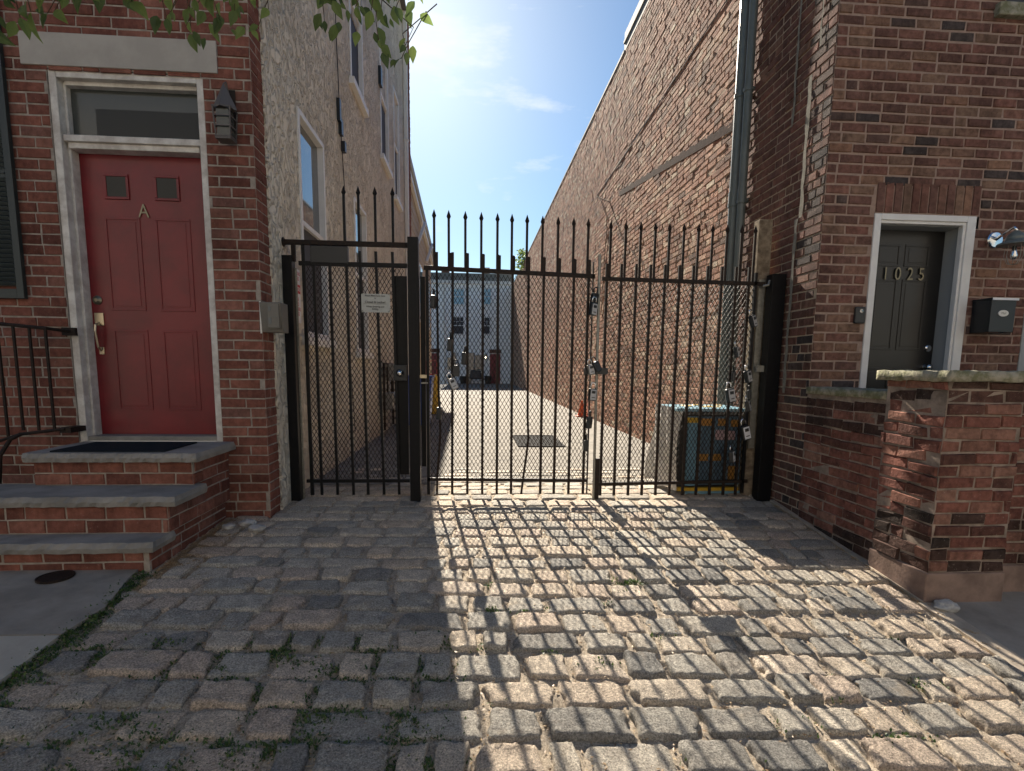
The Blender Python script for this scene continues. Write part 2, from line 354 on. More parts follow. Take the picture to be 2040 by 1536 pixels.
def brick_wall(mb, o, u, n, L, H, course=.077, blen=.24, joint=.011, depth=.008, holes=(), dark=None, jit=.0025, off=0.0, uoff=0.0, header=0.0, back_off=0.0, rowjit=0.0, spall=0.0, rfun=None):
    """bricks on a wall plane; o origin, u unit along wall, n outward unit, z up. mat 0 brick, mat 1 mortar"""
    o, u, n = Vector(o), Vector(u), Vector(n); Z = Vector((0, 0, 1))
    flip = u.cross(Z).dot(n) < 0
    def P(a, z, d): return o + u * a + Z * z + n * d
    us = sorted({0.0, L, *[min(max(x, 0), L) for h in holes for x in h[:2]]}); zs = sorted({0.0, H, *[min(max(x, 0), H) for h in holes for x in h[2:4]]})
    mb.cur = 1; mb.r = .5
    for a0, a1 in zip(us, us[1:]):
        for z0, z1 in zip(zs, zs[1:]):
            cu, cz = (a0 + a1) / 2, (z0 + z1) / 2
            if any(h[0] < cu < h[1] and h[2] < cz < h[3] for h in holes): continue
            q = [P(a0, z0, 0), P(a1, z0, 0), P(a1, z1, 0), P(a0, z1, 0)]
            mb.add(q, [(0, 3, 2, 1) if flip else (0, 1, 2, 3)])
    mb.cur = 0
    nrow = int(round((H) / course)); rw = random.Random(int(abs(L * 1000 + H * 77 + o.x * 13)))
    for j in range(nrow):
        z0 = j * course + joint / 2; z1 = (j + 1) * course - joint / 2
        if z1 > H: z1 = H - .002
        if z1 - z0 < .02: continue
        segs = [(0.0, L)]
        for h in holes:
            if h[2] < (z0 + z1) / 2 < h[3]:
                ns = []
                for s0, s1 in segs:
                    if h[1] <= s0 or h[0] >= s1: ns.append((s0, s1))
                    else:
                        if h[0] > s0: ns.append((s0, h[0]))
                        if h[1] < s1: ns.append((h[1], s1))
                segs = ns
        hd = rw.random() < header
        bl = blen / 2 if hd else blen
        x = -uoff - (bl / 2 if j % 2 else 0) - rw.random() * .02
        while x < L:
            wv = bl * (1 + rw.uniform(-.04, .04)); 
            if not hd and rw.random() < .06: wv = bl * .5
            a0, a1 = x + joint / 2, x + wv - joint / 2; x += wv
            for s0, s1 in segs:
                b0, b1 = max(a0, s0 + .002), min(a1, s1 - .002)
                if b1 - b0 < .03: continue
                J = lambda: rw.uniform(-jit, jit)
                dd = depth + rw.uniform(-jit, jit) * 1.5
                if rw.random() < spall: dd *= rw.uniform(.1, .5)
                rj = rw.uniform(-rowjit, rowjit)
                mb.r = rfun(rw, (b0 + b1) / 2, z0) if rfun else rw.random()
                e = min(.005, depth * .6)
                outer = [P(b0 + J(), z0 + J() + rj, off), P(b1 + J(), z0 + J() + rj, off), P(b1 + J(), z1 + J() + rj, off), P(b0 + J(), z1 + J() + rj, off)]
                ins = [(e, e), (-e, e), (-e, -e), (e, -e)]
                inner = [p + u * i[0] + Z * i[1] + n * (dd - off + J() * .6) for p, i in zip(outer, ins)]
                fs = [(4, 5, 6, 7), (0, 1, 5, 4), (1, 2, 6, 5), (2, 3, 7, 6), (3, 0, 4, 7)]
                if flip: fs = [q[::-1] for q in fs]
                mb.add(outer + inner, fs)
    return mb

def g(x, y):
    y = max(y, -1.0)
    return -(5.25 - y) * (0.065 + 0.012 * (x + 1)) if y < 5.25 else 0.0

# ------------------------------------------------------------------ ground
def grid_sheet(x0, x1, y0, y1, step, fz, name, mat, kind='structure'):
    nx, ny = max(1, int((x1 - x0) / step)), max(1, int((y1 - y0) / step)); mb = MB(); vs = []; fs = []
    for j in range(ny + 1):
        for i in range(nx + 1):
            x = x0 + (x1 - x0) * i / nx; y = y0 + (y1 - y0) * j / ny; vs.append((x, y, fz(x, y)))
    for j in range(ny):
        for i in range(nx):
            a = j * (nx + 1) + i; fs.append((a, a + 1, a + nx + 2, a + nx + 1))
    mb.add(vs, fs); return tag(mb.build(name, mat, smooth=True), kind=kind)
grid_sheet(-60, 60, -60, 120, 20, lambda x, y: -1.2, 'ground', 'asphalt')
grid_sheet(-12, 12, -8, 1.0, .5, lambda x, y: g(min(max(x, -3), 4), y) - .03, 'street', 'street')
def nzf(x, y): return .004 * math.sin(x * 37 + 3 * math.sin(y * 21)) + .004 * math.sin(y * 41 + 2 * math.sin(x * 29)) + .003 * math.sin((x + y) * 90)
grid_sheet(-2.25, 3.05, .9, 5.6, .035, lambda x, y: g(x, y) - .012 + nzf(x, y), 'sand_bed', 'sand')
grid_sheet(-1.75, 2.95, 5.55, 42.5, 1.0, lambda x, y: -.004, 'alley_floor', 'alley')

def cobbles():
    V = []; F = []; Rn = []; nv = 0; rw = random.Random(5)
    def stone(x0, x1, y0, y1, H, nu, nv_, flat):
        nonlocal nv
        cx, cy, hw, hh = (x0 + x1) / 2, (y0 + y1) / 2, (x1 - x0) / 2, (y1 - y0) / 2
        u = np.linspace(-1, 1, nu); v = np.linspace(-1, 1, nv_); U, W = np.meshgrid(u, v)
        # cluster samples at the rim
        U = np.sign(U) * (1 - (1 - np.abs(U)) ** 1.9); W = np.sign(W) * (1 - (1 - np.abs(W)) ** 1.9)
        k = rw.uniform(.05, .16)
        X = U * np.sqrt(np.clip(1 - k * W ** 4 * 1.0, 0, 1)); Y = W * np.sqrt(np.clip(1 - k * U ** 4 * 1.0, 0, 1))
        ph = [rw.uniform(0, 6.28) for _ in range(8)]
        ang = np.arctan2(Y, X)
        rr = 1 + .03 * np.sin(3 * ang + ph[0]) + .035 * np.sin(5 * ang + ph[1]) + .02 * np.sin(9 * ang + ph[2]) + .014 * np.sin(14 * ang + ph[6]) + .01 * np.sin(23 * ang + ph[7])
        X = X * rr; Y = Y * rr; sk = rw.uniform(-.10, .10); sk2 = rw.uniform(-.08, .08)
        q1, q2 = rw.uniform(-.09, .09), rw.uniform(-.12, .12)
        px = cx + hw * X + sk * hh * Y + q1 * hw * X * Y; py = cy + hh * Y + sk2 * hw * X * .6 + q2 * hh * X * Y
        m = np.maximum(np.abs(U), np.abs(W))
        prof = np.clip(1 - m ** rw.uniform(14, 26), 0, 1) ** .7
        fx, fy = px * 34, py * 34
        nz_ = .5 * np.sin(fx * .7 + ph[3] + 1.5 * np.sin(fy * .6 + ph[4])) + .35 * np.sin(fy * 1.1 + ph[5] + np.sin(fx + ph[6])) + .25 * np.sin(fx * 2.3 + fy * 1.7 + ph[7])
        nz_ = nz_ + .5 * np.sin(px * 110 + ph[1] + 2 * np.sin(py * 90)) * np.sin(py * 130 + ph[2] + 2 * np.sin(px * 70)) + .6 * np.array([rw.uniform(-1, 1) for _ in range(px.size)]).reshape(px.shape)
        z = -.03 + prof * (.03 + H * (1 + rw.uniform(-.35, .3)) + nz_ * (H * .22 + .0006)) + rw.uniform(-.15, .15) * H * X + rw.uniform(-.2, .2) * H * Y
        base = np.vectorize(g)(px, py)
        vs = np.stack([px, py, z + base], -1).reshape(-1, 3)
        V.append(vs); r = rw.random(); Rn.extend([r] * len(vs))
        for j in range(nv_ - 1):
            for i in range(nu - 1):
                a = nv + j * nu + i; F.append((a, a + 1, a + nu + 1, a + nu))
        nv += len(vs)
    y = 1.15; row = 0
    while y < 6.4:
        near = max(0, min(1, (5.0 - y) / 3.0))
        pitch = (.165 + .036 * near) * rw.uniform(.92, 1.08)
        H = .003 + .020 * near ** 1.1 if y < 5.2 else .003
        xl, xr = (-2.02, 2.80) if y < 3.3 else ((-1.98, 2.85) if y < 4.45 else (-1.6, 2.84))
        if y < 3.0: xl = -2.0 + .05 * math.sin(y * 3); xr = 2.79
        x = xl + rw.uniform(0, .06)
        tilt = rw.uniform(-.02, .02)
        while x < xr - .08:
            L = min(rw.choice([.15, .17, .2, .22, .25, .28, .32, .36]) * rw.uniform(.92, 1.08), xr - x)
            if xr - x - L < .08: L = xr - x
            gp = .007 + .010 * near + rw.uniform(0, .020)
            wob = .012 * math.sin(x * 1.7 + row) + tilt * x
            n1, n2 = (22, 15) if y < 3.4 else ((12, 8) if y < 5.5 else (7, 5))
            if not (y > 5.2 and rw.random() < .25) and not (8.0 < y < 9.65 and .45 < x < 1.5):
                stone(x + gp / 2, x + L - gp / 2, y + wob + gp / 2, y + wob + pitch - gp / 2 + rw.uniform(-.008, .008), H * (rw.uniform(.3, 1.15) if rw.random() < .85 else .05), n1, n2, 0)
            x += L
        y += pitch; row += 1
    me = bpy.data.meshes.new('cobblestones'); me.from_pydata(np.concatenate(V).tolist(), [], F); me.materials.append(M['cobble'])
    at = me.attributes.new('rnd', 'FLOAT', 'POINT'); at.data.foreach_set('value', Rn)
    me.polygons.foreach_set('use_smooth', [True] * len(me.polygons)); me.update()
    o = bpy.data.objects.new('cobblestone_paving', me); COL.objects.link(o); tag(o, kind='structure')
cobbles()

def slab(name, pts, mat, th=.12, lift=.012, kind='structure'):
    mb = MB(); n = len(pts); top = [(x, y, g(min(max(x, -4), 3.2), y) + lift) for x, y in pts]; bot = [(p[0], p[1], p[2] - th) for p in top]
    mb.add(top + bot, [tuple(range(n))] + [(i + n, (i + 1) % n + n, (i + 1) % n, i) for i in range(n)])
    return tag(mb.build(name, mat), kind=kind)
slab('sidewalk', [(-6, .8), (-1.93, .8), (-1.93, 1.6), (-2.0, 2.2), (-2.02, 2.66), (-6, 2.64)], 'conc_w')
slab('sidewalk', [(-6, 2.65), (-2.02, 2.67), (-1.99, 2.95), (-2.08, 3.3), (-2.12, 3.6), (-2.12, 4.5), (-6, 4.5)], 'conc_l')
slab('sidewalk', [(2.93, .8), (8, .8), (8, 3.6), (3.0, 3.6), (2.93, 3.0)], 'conc_l', lift=.004)
slab('kerb_strip', [(2.80, .8), (2.926, .8), (2.926, 3.06), (2.80, 3.06)], 'conc_patch', lift=.006)
slab('kerb_strip', [(2.83, 3.07), (2.89, 3.07), (2.89, 4.9), (2.85, 4.9)], 'conc_patch', lift=.01)

# round drain cover in the left sidewalk
mb = MB(); dz = g(-2.5, 3.32) + .012
mb.lathe((-2.51, 3.32, dz), [(.095, -.01), (.095, .004), (.085, .004), (.083, .001), (.0001, .001)], n=28)
tag(mb.build('drain_cover', 'rust', base=(-2.51, 3.32, dz)), 'small round rusty drain cover set in the grey sidewalk below the steps', 'drain cover')
# drain grate in the alley
mb = MB()
mb.box(.69, 1.43, 8.2, 8.26, -.02, .012).box(.69, 1.43, 9.54, 9.6, -.02, .012).box(.69, .73, 8.26, 9.54, -.02, .012).box(1.39, 1.43, 8.26, 9.54, -.02, .012)
for i in range(16): mb.box(.745 + i * .041, .768 + i * .041, 8.26, 9.54, -.015, .008)
mb.box(.73, 1.39, 8.26, 9.54, -.03, -.003)
tag(mb.build('drain_grate', 'grate', base=(1.06, 8.9, 0)), 'dark slatted iron drain grate in the sunlit alley paving', 'drain grate')

# ------------------------------------------------------------------ left house
XL = -1.65; XR = 2.896; F = 4.5; HL = 9.3
house = thing('brick_rowhouse', 'tall row house with a red brick front and a tan stucco side along the alley', 'house', (-3, 4.5, 0))
DX0, DX1, DZ0, DZ1 = -3.122, -2.02, .58, 3.34
mb = MB()
u0 = -6.6
holes = [(DX0 - u0, DX1 - u0, DZ0 + .3, DZ1 + .3), (-4.6 - u0, -3.75 - u0, 2.0, 3.75)]
brick_wall(mb, (u0, F, -.3), (1, 0, 0), (0, -1, 0), -1.67 - u0, 7.0, holes=holes, depth=.006)
# return on the alley side
brick_wall(mb, (-1.67, F, -.3), (0, 1, 0), (1, 0, 0), .22, 7.0, depth=.006, blen=.24, uoff=.12)
# door reveals
mb.cur = 1
for x in (DX0, DX1): mb.add([(x, F, DZ0), (x, F + .2, DZ0), (x, F + .2, DZ1), (x, F, DZ1)], [(0, 1, 2, 3)])
mb.build('front_wall', ['brick_l', 'mort_l'], house)
mb = MB()
mb.box(-9, -1.68, F + .3, 14.2, 6.0, HL).box(-9, -1.68, 13.9, 14.2, -.3, HL)
mb.box(-6.8, -1.69, F + .03, F + .28, 6.71, HL); mb.build('core', 'stucco', house)
# stucco side wall with window openings
wins = [(5.52, 6.42, 1.49, 3.60), (7.93, 8.78, 1.41, 3.52), (7.93, 8.78, 5.02, 7.2), (10.35, 11.25, 4.95, 7.1), (12.0, 12.8, 4.75, 6.9)]
def stucco_wall():
    nonlocal_ = None
    mb = MB(); y0, y1, z0, z1 = 4.72, 13.6, -.3, HL
    ys = sorted({y0, y1, *[a for q in wins for a in q[:2]]}); zs = sorted({z0, z1, *[a for q in wins for a in q[2:]]})
    for a, b in zip(ys, ys[1:]):
        for c, d in zip(zs, zs[1:]):
            if any(q[0] < (a + b) / 2 < q[1] and q[2] < (c + d) / 2 < q[3] for q in wins): continue
            mb.add([(XL, a, c), (XL, b, c), (XL, b, d), (XL, a, d)], [(0, 1, 2, 3)])
    for q in wins:
        x1 = XL - .10
        mb.add([(XL, q[0], q[2]), (x1, q[0], q[2]), (x1, q[0], q[3]), (XL, q[0], q[3])], [(0, 1, 2, 3)])
        mb.add([(XL, q[1], q[2]), (x1, q[1], q[2]), (x1, q[1], q[3]), (XL, q[1], q[3])], [(3, 2, 1, 0)])
        mb.add([(XL, q[0], q[2]), (x1, q[0], q[2]), (x1, q[1], q[2]), (XL, q[1], q[2])], [(3, 2, 1, 0)])
        mb.add([(XL, q[0], q[3]), (x1, q[0], q[3]), (x1, q[1], q[3]), (XL, q[1], q[3])], [(0, 1, 2, 3)])
    mb.add([(-1.69, y0, z0), (XL, y0, z0), (XL, y0, z1), (-1.69, y0, z1)], [(0, 1, 2, 3)])
    mb.build('stucco_wall', 'stucco', house)
stucco_wall()
def side_window(y0, y1, z0, z1, sill=True, screen=True):
    f = MB(); x = XL - .015; t = .05
    f.box(x - .07, x + .03, y0, y0 + t, z0, z1).box(x - .07, x + .03, y1 - t, y1, z0, z1).box(x - .07, x + .03, y0 + t, y1 - t, z1 - t, z1).box(x - .07, x + .03, y0 + t, y1 - t, z0, z0 + .05)
    zm = z0 + (z1 - z0) * .52
    f.box(x - .06, x + .005, y0 + t, y1 - t, zm - .025, zm + .025)
    fr = f.build('window', 'trim_r', house, bevel=.003)
    p = MB(); p.add([(x - .035, y0 + t, zm + .02), (x - .035, y1 - t, zm + .02), (x - .035, y1 - t, z1 - t), (x - .035, y0 + t, z1 - t)], [(0, 1, 2, 3)]); p.build('pane', 'pane', fr)
    p = MB(); p.add([(x - .03, y0 + t, z0 + .05), (x - .03, y1 - t, z0 + .05), (x - .03, y1 - t, zm - .02), (x - .03, y0 + t, zm - .02)], [(0, 1, 2, 3)]); p.build('insect_screen', 'screen', fr)
    if sill: MB().box(XL - .05, XL + .07, y0 - .08, y1 + .08, z0 - .09, z0 - .002).build('sill', 'trim_r', fr, bevel=.006)
for i, q in enumerate(wins): side_window(*q)
# brick end pier, pale downspout
mb = MB(); brick_wall(mb, (-1.56, 13.87, -.3), (0, 1, 0), (1, 0, 0), .38, HL + .3, depth=.008, blen=.24)
mb.cur = 1; mb.box(-1.9, -1.561, 13.87, 14.25, -.3, HL)
mb.build('brick_pier', ['brick_l', 'mort_l'], house)
mb = MB(); mb.box(-9, XL - .12, 13.5, 13.89, -.3, HL).build('core_wall', 'stucco', house)
MB().box(-1.66, -1.645, 13.6, 13.87, -.3, HL).build('stucco_strip', 'stucco', house)
mb = MB(); mb.box(-1.64, -1.55, 13.68, 13.80, .1, HL)
for z in (1.5, 4.0, 6.5): mb.box(-1.645, -1.54, 13.66, 13.82, z, z + .04)
mb.build('downspout', 'pipe_w', house, bevel=.01)
mb = MB(); mb.box(-9, -1.55, F + .3, 14.25, HL, HL + .08); mb.build('roof', 'roof', house)
# thin cable and insulators on the stucco
mb = MB(); mb.tube([(XL + .02, 7.08, 6.3), (XL + .02, 7.1, 5.1), (XL + .025, 7.15, 4.3), (XL + .02, 7.32, 3.45), (XL + .02, 7.35, 1.5), (XL + .02, 7.6, .3)], .006, 6)
mb.box(XL, XL + .04, 7.10, 7.17, 4.15, 4.40).box(XL, XL + .04, 7.17, 7.26, 4.02, 4.2).box(XL, XL + .05, 7.28, 7.36, 3.86, 3.98)
mb.box(XL, XL + .05, 10.2, 10.35, 6.05, 6.35)
mb.build('wall_cable', 'black_plastic', house)
# lintel
MB().box(-3.285, -1.905, F - .016, F + .06, 3.352, 3.575).build('lintel', 'lintel', house, bevel=.004)
# door frame (two jambs, transom bar, head)
mb = MB()
fy = F + .03; by = F + .19
mb.box(DX0 + .002, DX0 + .055, fy - .02, by, DZ0, 3.338)
mb.box(DX0 + .055, DX0 + .075, fy + .045, by, DZ0 + .03, 3.28)
mb.box(DX1 - .052, DX1 - .002, fy - .02, by, DZ0, 3.338)
mb.box(DX1 - .075, DX1 - .052, fy + .045, by, DZ0 + .03, 3.28)
mb.box(DX0 + .055, DX1 - .052, fy - .02, by, 3.285, 3.338)
mb.box(DX0 + .075, DX1 - .075, fy + .03, by, 3.255, 3.285)
mb.box(DX0 + .075, DX1 - .075, fy + .02, by, 2.808, 2.85)
mb.box(DX0 + .060, DX1 - .057, fy - .005, by - .02, 2.85, 2.895)
mb.box(DX0 + .075, DX1 - .075, fy + .06, by, 2.895, 2.92)
mb.build('door_frame', 'white', house, bevel=.004)
tw = MB().box(DX0 + .078, DX1 - .078, F + .12, F + .13, 2.92, 3.255).build('transom_window', 'pane_dim', house)
MB().box(DX0 + .25, DX1 - .08, F + .116, F + .119, 2.921, 3.12).build('inner_panel', 'pane_dark', tw)
MB().box(DX0 + .03, DX1 - .03, fy - .01, by, .585, .621).build('threshold', 'stone_step', house, bevel=.004)
# red door
dx0, dx1, dz0, dz1, dy = -3.046, -2.096, .622, 2.807, 4.655
def panel_door(mb, x0, x1, z0, z1, y, panels, t=.045):
    mb.box(x0, x1, y, y + t, z0, z1)
    for (a, b, c, d) in panels:
        w_ = .018
        mb.box(a, b, y - .006, y, c, c + w_).box(a, b, y - .006, y, d - w_, d).box(a, a + w_, y - .006, y, c + w_, d - w_).box(b - w_, b, y - .006, y, c + w_, d - w_)
        mb.box(a + .035, b - .035, y - .004, y, c + .035, d - .035)
mb = MB()
W = dx1 - dx0; pa = (dx0 + .15, dx0 + .42); pb = (dx1 - .42, dx1 - .15)
panel_door(mb, dx0, dx1, dz0, dz1, dy, [(pa[0], pa[1], dz0 + .20, dz0 + .85), (pb[0], pb[1], dz0 + .20, dz0 + .85), (pa[0], pa[1], dz0 + 1.0, dz0 + 1.72), (pb[0], pb[1], dz0 + 1.0, dz0 + 1.72)])
door = mb.build('door', 'red_door', house, bevel=.002)
for (a, b) in ((-2.875, -2.69), (-2.50, -2.31)):
    fm = MB(); c, d = 2.475, 2.665; w_ = .02
    fm.box(a, b, dy - .012, dy + .002, c, c + w_).box(a, b, dy - .012, dy + .002, d - w_, d).box(a, a + w_, dy - .012, dy + .002, c + w_, d - w_).box(b - w_, b, dy - .012, dy + .002, c + w_, d - w_)
    fm.build('window_frame', 'red_door', door, bevel=.003)
    MB().box(a + w_, b - w_, dy - .006, dy - .002, c + w_, d - w_).build('door_light', 'pane_dark', door)
text_mesh('house_letter', 'A', .145, 'dull_brass', face_mtx((-2.59, dy - .008, 2.345)), door, .85, .003)
mb = MB(); mb.lathe((-2.995, dy, 1.70), [(.036, 0), (.036, -.008), (.022, -.018), (.014, -.024), (.0005, -.024)], 'y'); mb.build('deadbolt', 'dull_brass', door, smooth=False)
mb = MB(); mb.box(-3.025, -2.955, dy - .012, dy, 1.50, 1.60).box(-3.008, -2.97, dy - .012, dy, 1.27, 1.33)
mb.tube([(-2.99, dy - .01, 1.52), (-2.99, dy - .06, 1.50), (-2.99, dy - .068, 1.45), (-2.99, dy - .055, 1.38), (-2.99, dy - .045, 1.33), (-2.99, dy - .012, 1.30)], [.009, .011, .010, .009, .009, .008], 10)
mb.build('handle', 'brass', door, bevel=.003)
# shutter
mb = MB(); x0, x1 = -3.78, -3.39; y = F - .05
mb.box(x0, x0 + .05, y, y + .035, 1.68, 4.2).box(x1 - .05, x1, y, y + .035, 1.68, 4.2)
for z in (1.68, 2.55, 3.35): mb.box(x0 + .05, x1 - .05, y, y + .035, z, z + .07)
z = 1.78
while z < 4.15:
    mb.box(x0 + .05, x1 - .05, y + .006, y + .03, z, z + .028, rot=Matrix.Rotation(.5, 3, 'X'), piv=(0, y + .018, z)); z += .034
mb.build('shutter', 'shutter', house, bevel=.002)
mb = MB(); mb.box(-4.6, -3.78, F + .02, F + .06, 1.7, 3.45); mb.build('window', 'white', house)

# lantern on the left front
lt = thing('wall_lantern', 'grey metal carriage lantern on the brick beside the red door', 'wall lamp', (-1.83, F, 2.85))
mb = MB(); mb.box(-1.875, -1.785, F - .015, F - .006, 2.90, 3.24); mb.build('back_plate', 'rust', lt, bevel=.003)
mb = MB(); cx, cy = -1.83, F - .10
mb.lathe((cx, cy, 3.06), [(.085, 0), (.085, .015), (.02, .15), (.0005, .19)], n=4); mb.tube([(cx, F - .01, 3.2), (cx, F - .06, 3.27), (cx, cy, 3.24)], .006); mb.build('roof_cap', 'iron_soft', lt)
mb = MB()
for i in (-1, 1):
    for j in (-1, 1): mb.bar((cx + i * .05, cy + j * .05, 2.86), (cx + i * .062, cy + j * .062, 3.07), .008)
for z, r in ((2.86, .055), (2.93, .058), (3.0, .06), (3.06, .065)):
    mb.box(cx - r, cx + r, cy - r - .003, cy - r + .003, z, z + .008).box(cx + r - .003, cx + r + .003, cy - r, cy + r, z, z + .008).box(cx - r - .003, cx - r + .003, cy - r, cy + r, z, z + .008)
mb.box(cx - .055, cx + .055, cy - .055, cy + .055, 2.845, 2.86); mb.build('cage', 'iron_soft', lt)
MB().box(cx - .045, cx + .045, cy - .045, cy + .045, 2.862, 3.055).build('glass', 'pane_dim', lt)

# grey intercom box at the corner
ib = thing('intercom_box', 'grey metal entry box with a keypad face on the corner beside the gate', 'intercom', (-1.6, 4.6, 1.45))
mb = MB(); mb.add([(-1.672, 4.50, 1.46), (-1.505, 4.50, 1.46), (-1.505, 4.62, 1.46), (-1.672, 4.62, 1.46), (-1.672, 4.46, 1.69), (-1.505, 4.44, 1.69), (-1.505, 4.62, 1.69), (-1.672, 4.62, 1.69)], [(0, 3, 2, 1), (4, 5, 6, 7), (0, 1, 5, 4), (1, 2, 6, 5), (2, 3, 7, 6), (3, 0, 4, 7)])
mb.build('housing', 'grey_box', ib, bevel=.006)
mb = MB(); mb.box(-1.60, -1.515, 4.428, 4.47, 1.49, 1.675); mb.build('face_plate', 'grey_box', ib, bevel=.002)
for q in ((-1.592, -1.572, 1.62, 1.655), (-1.56, -1.525, 1.572, 1.578), (-1.592, -1.57, 1.52, 1.57)): MB().box(q[0], q[1], 4.424, 4.432, q[2], q[3]).build('button', 'fascia', ib)
mb = MB(); mb.box(-1.682, -1.672, 4.49, 4.63, 1.45, 1.70); mb.build('mounting_plate', 'pipe_w', ib)

# towing sign on the stucco
sg = thing('parking_sign', 'narrow white and red parking notice on the stucco behind the left gate post', 'sign', (XL, 5.3, 1.9))
MB().box(XL + .002, XL + .012, 5.14, 5.40, 1.60, 2.09).build('board', 'label_white', sg)
MB().box(XL + .012, XL + .015, 5.15, 5.39, 1.87, 1.95).build('red_band', 'red_ink', sg)
text_mesh('lettering', 'NO PARKING\nALLOWED', .045, 'red_ink', face_mtx((XL + .016, 5.27, 2.035), 'x'), sg, .85, 0, True)
text_mesh('band_lettering', 'VIOLATORS', .05, 'label_white', face_mtx((XL + .018, 5.27, 1.892), 'x'), sg, .8, 0, True)
text_mesh('small_lettering', 'WILL BE\nTOWED\nAT OWNERS\nEXPENSE', .045, 'red_ink', face_mtx((XL + .016, 5.27, 1.80), 'x'), sg, .8, 0, True)

# gas meters on the stucco wall
gm = thing('gas_meter', 'cluster of grey gas meters and pipes low on the stucco wall', 'gas meter', (XL, 10, 0))
for i, (y, z) in enumerate(((9.6, .45), (10.1, .42), (9.85, .95))):
    mb = MB(); mb.box(XL + .06, XL + .26, y, y + .28, z, z + .30); mb.lathe((XL + .27, y + .14, z + .18), [(.09, -.02), (.09, .02), (.0005, .03)], 'x')
    mb.build('meter', 'grey_lock', gm, bevel=.02)
mb = MB(); mb.tube([(XL + .12, 9.5, .1), (XL + .12, 9.5, 1.25), (XL + .12, 10.5, 1.25), (XL + .12, 10.5, .1)], .02); mb.tube([(XL + .14, 9.75, .75), (XL + .14, 9.75, 1.2)], .018); mb.tube([(XL + .14, 10.25, .7), (XL + .14, 10.25, 1.2)], .018)
mb.build('pipes', 'rust', gm, smooth=True)

# ------------------------------------------------------------------ steps
st = thing('front_steps', 'three bluestone steps on a red brick base below the red door', 'steps', (-2.5, 4.0, 0))
mb = MB()
xs = -1.985
steps = [(-3.62, 3.435, -.32, .035, -2.03), (-3.33, 3.60, .10, .285, -1.99), (-3.04, 3.93, .35, .52, -1.985)]
for (xa, ya, za, zb, xb) in steps:
    brick_wall(mb, (xa, ya, za), (1, 0, 0), (0, -1, 0), xb - xa, zb - za, depth=.006, course=(zb - za) / (5 if za < 0 else 2.0 if za > .3 else 2.0) * 1.0, jit=.003)
    brick_wall(mb, (xb, ya, za), (0, 1, 0), (1, 0, 0), 4.497 - ya, zb - za, depth=.006, course=(zb - za) / (5 if za < 0 else 2.0), uoff=.1, jit=.003)
    mb.cur = 1; mb.box(xa + .01, xb - .004, ya + .004, 4.49, za, zb - .002)
    mb.add([(xa, ya, za), (xa, 4.49, za), (xa, 4.49, zb), (xa, ya, zb)], [(3, 2, 1, 0)])
for (z0, z1, y0, xb) in ((.035, .10, 3.60, -2.03), (.285, .35, 3.93, -1.99)):
    brick_wall(mb, (xb, y0 + .05, z0), (0, 1, 0), (1, 0, 0), 4.497 - y0 - .05, z1 - z0, depth=.006, course=(z1 - z0), jit=.002)
    mb.cur = 1; mb.box(xb - .6, xb - .004, y0 + .05, 4.49, z0, z1)
mb.build('brick_base', ['brick_l', 'mort_l'], st)
def rough_slab(x0, x1, y0, y1, z0, z1, seed):
    """tread with a split, uneven front and right edge"""
    rw = random.Random(seed); mb = MB(); nx, ny = 40, 16; vs = []; fs = []
    for k, z in enumerate((z0, (z0 + z1) / 2, z1)):
        for j in range(ny + 1):
            for i in range(nx + 1):
                x = x0 + (x1 - x0) * i / nx; y = y0 + (y1 - y0) * j / ny
                e = (.007 * math.sin(x * 31 + seed) + .005 * math.sin(x * 77 + k * 2.1) + rw.uniform(-.003, .003)); bul = .008 if k == 1 else 0
                if j == 0: y += e - bul + (.006 if k == 2 else 0)
                if i == nx: x += .6 * e + bul - (.006 if k == 2 else 0)
                if i == 0: x -= .6 * e
                vs.append((x, y, z))
    L_ = (nx + 1) * (ny + 1)
    for j in range(ny):
        for i in range(nx):
            a = j * (nx + 1) + i; fs.append((2 * L_ + a, 2 * L_ + a + 1, 2 * L_ + a + nx + 2, 2 * L_ + a + nx + 1)); fs.append((a, a + nx + 1, a + nx + 2, a + 1))
    for k in (0, 1):
        for i in range(nx): a = k * L_ + i; fs.append((a, a + 1, a + 1 + L_, a + L_))
        for j in range(ny):
            a = k * L_ + j * (nx + 1) + nx; fs.append((a, a + nx + 1, a + nx + 1 + L_, a + L_)); a = k * L_ + j * (nx + 1); fs.append((a + L_, a + nx + 1 + L_, a + nx + 1, a))
    mb.add(vs, fs); return mb
rough_slab(-3.66, -1.985, 3.39, 3.65, .036, .10, 1).build('tread', 'stone_step', st)
rough_slab(-3.37, -1.915, 3.56, 3.98, .286, .35, 2).build('tread', 'stone_step', st)
rough_slab(-3.07, -1.925, 3.875, 4.5, .521, .583, 3).build('tread', 'stone_step', st)
mb = MB(); mb.box(-2.93, -2.17, 3.93, 4.40, .584, .594)
tag(mb.build('doormat', 'mat', base=(-2.55, 4.2, .584), bevel=.003), 'dark rubber doormat lying on the top step at the red door', 'doormat')

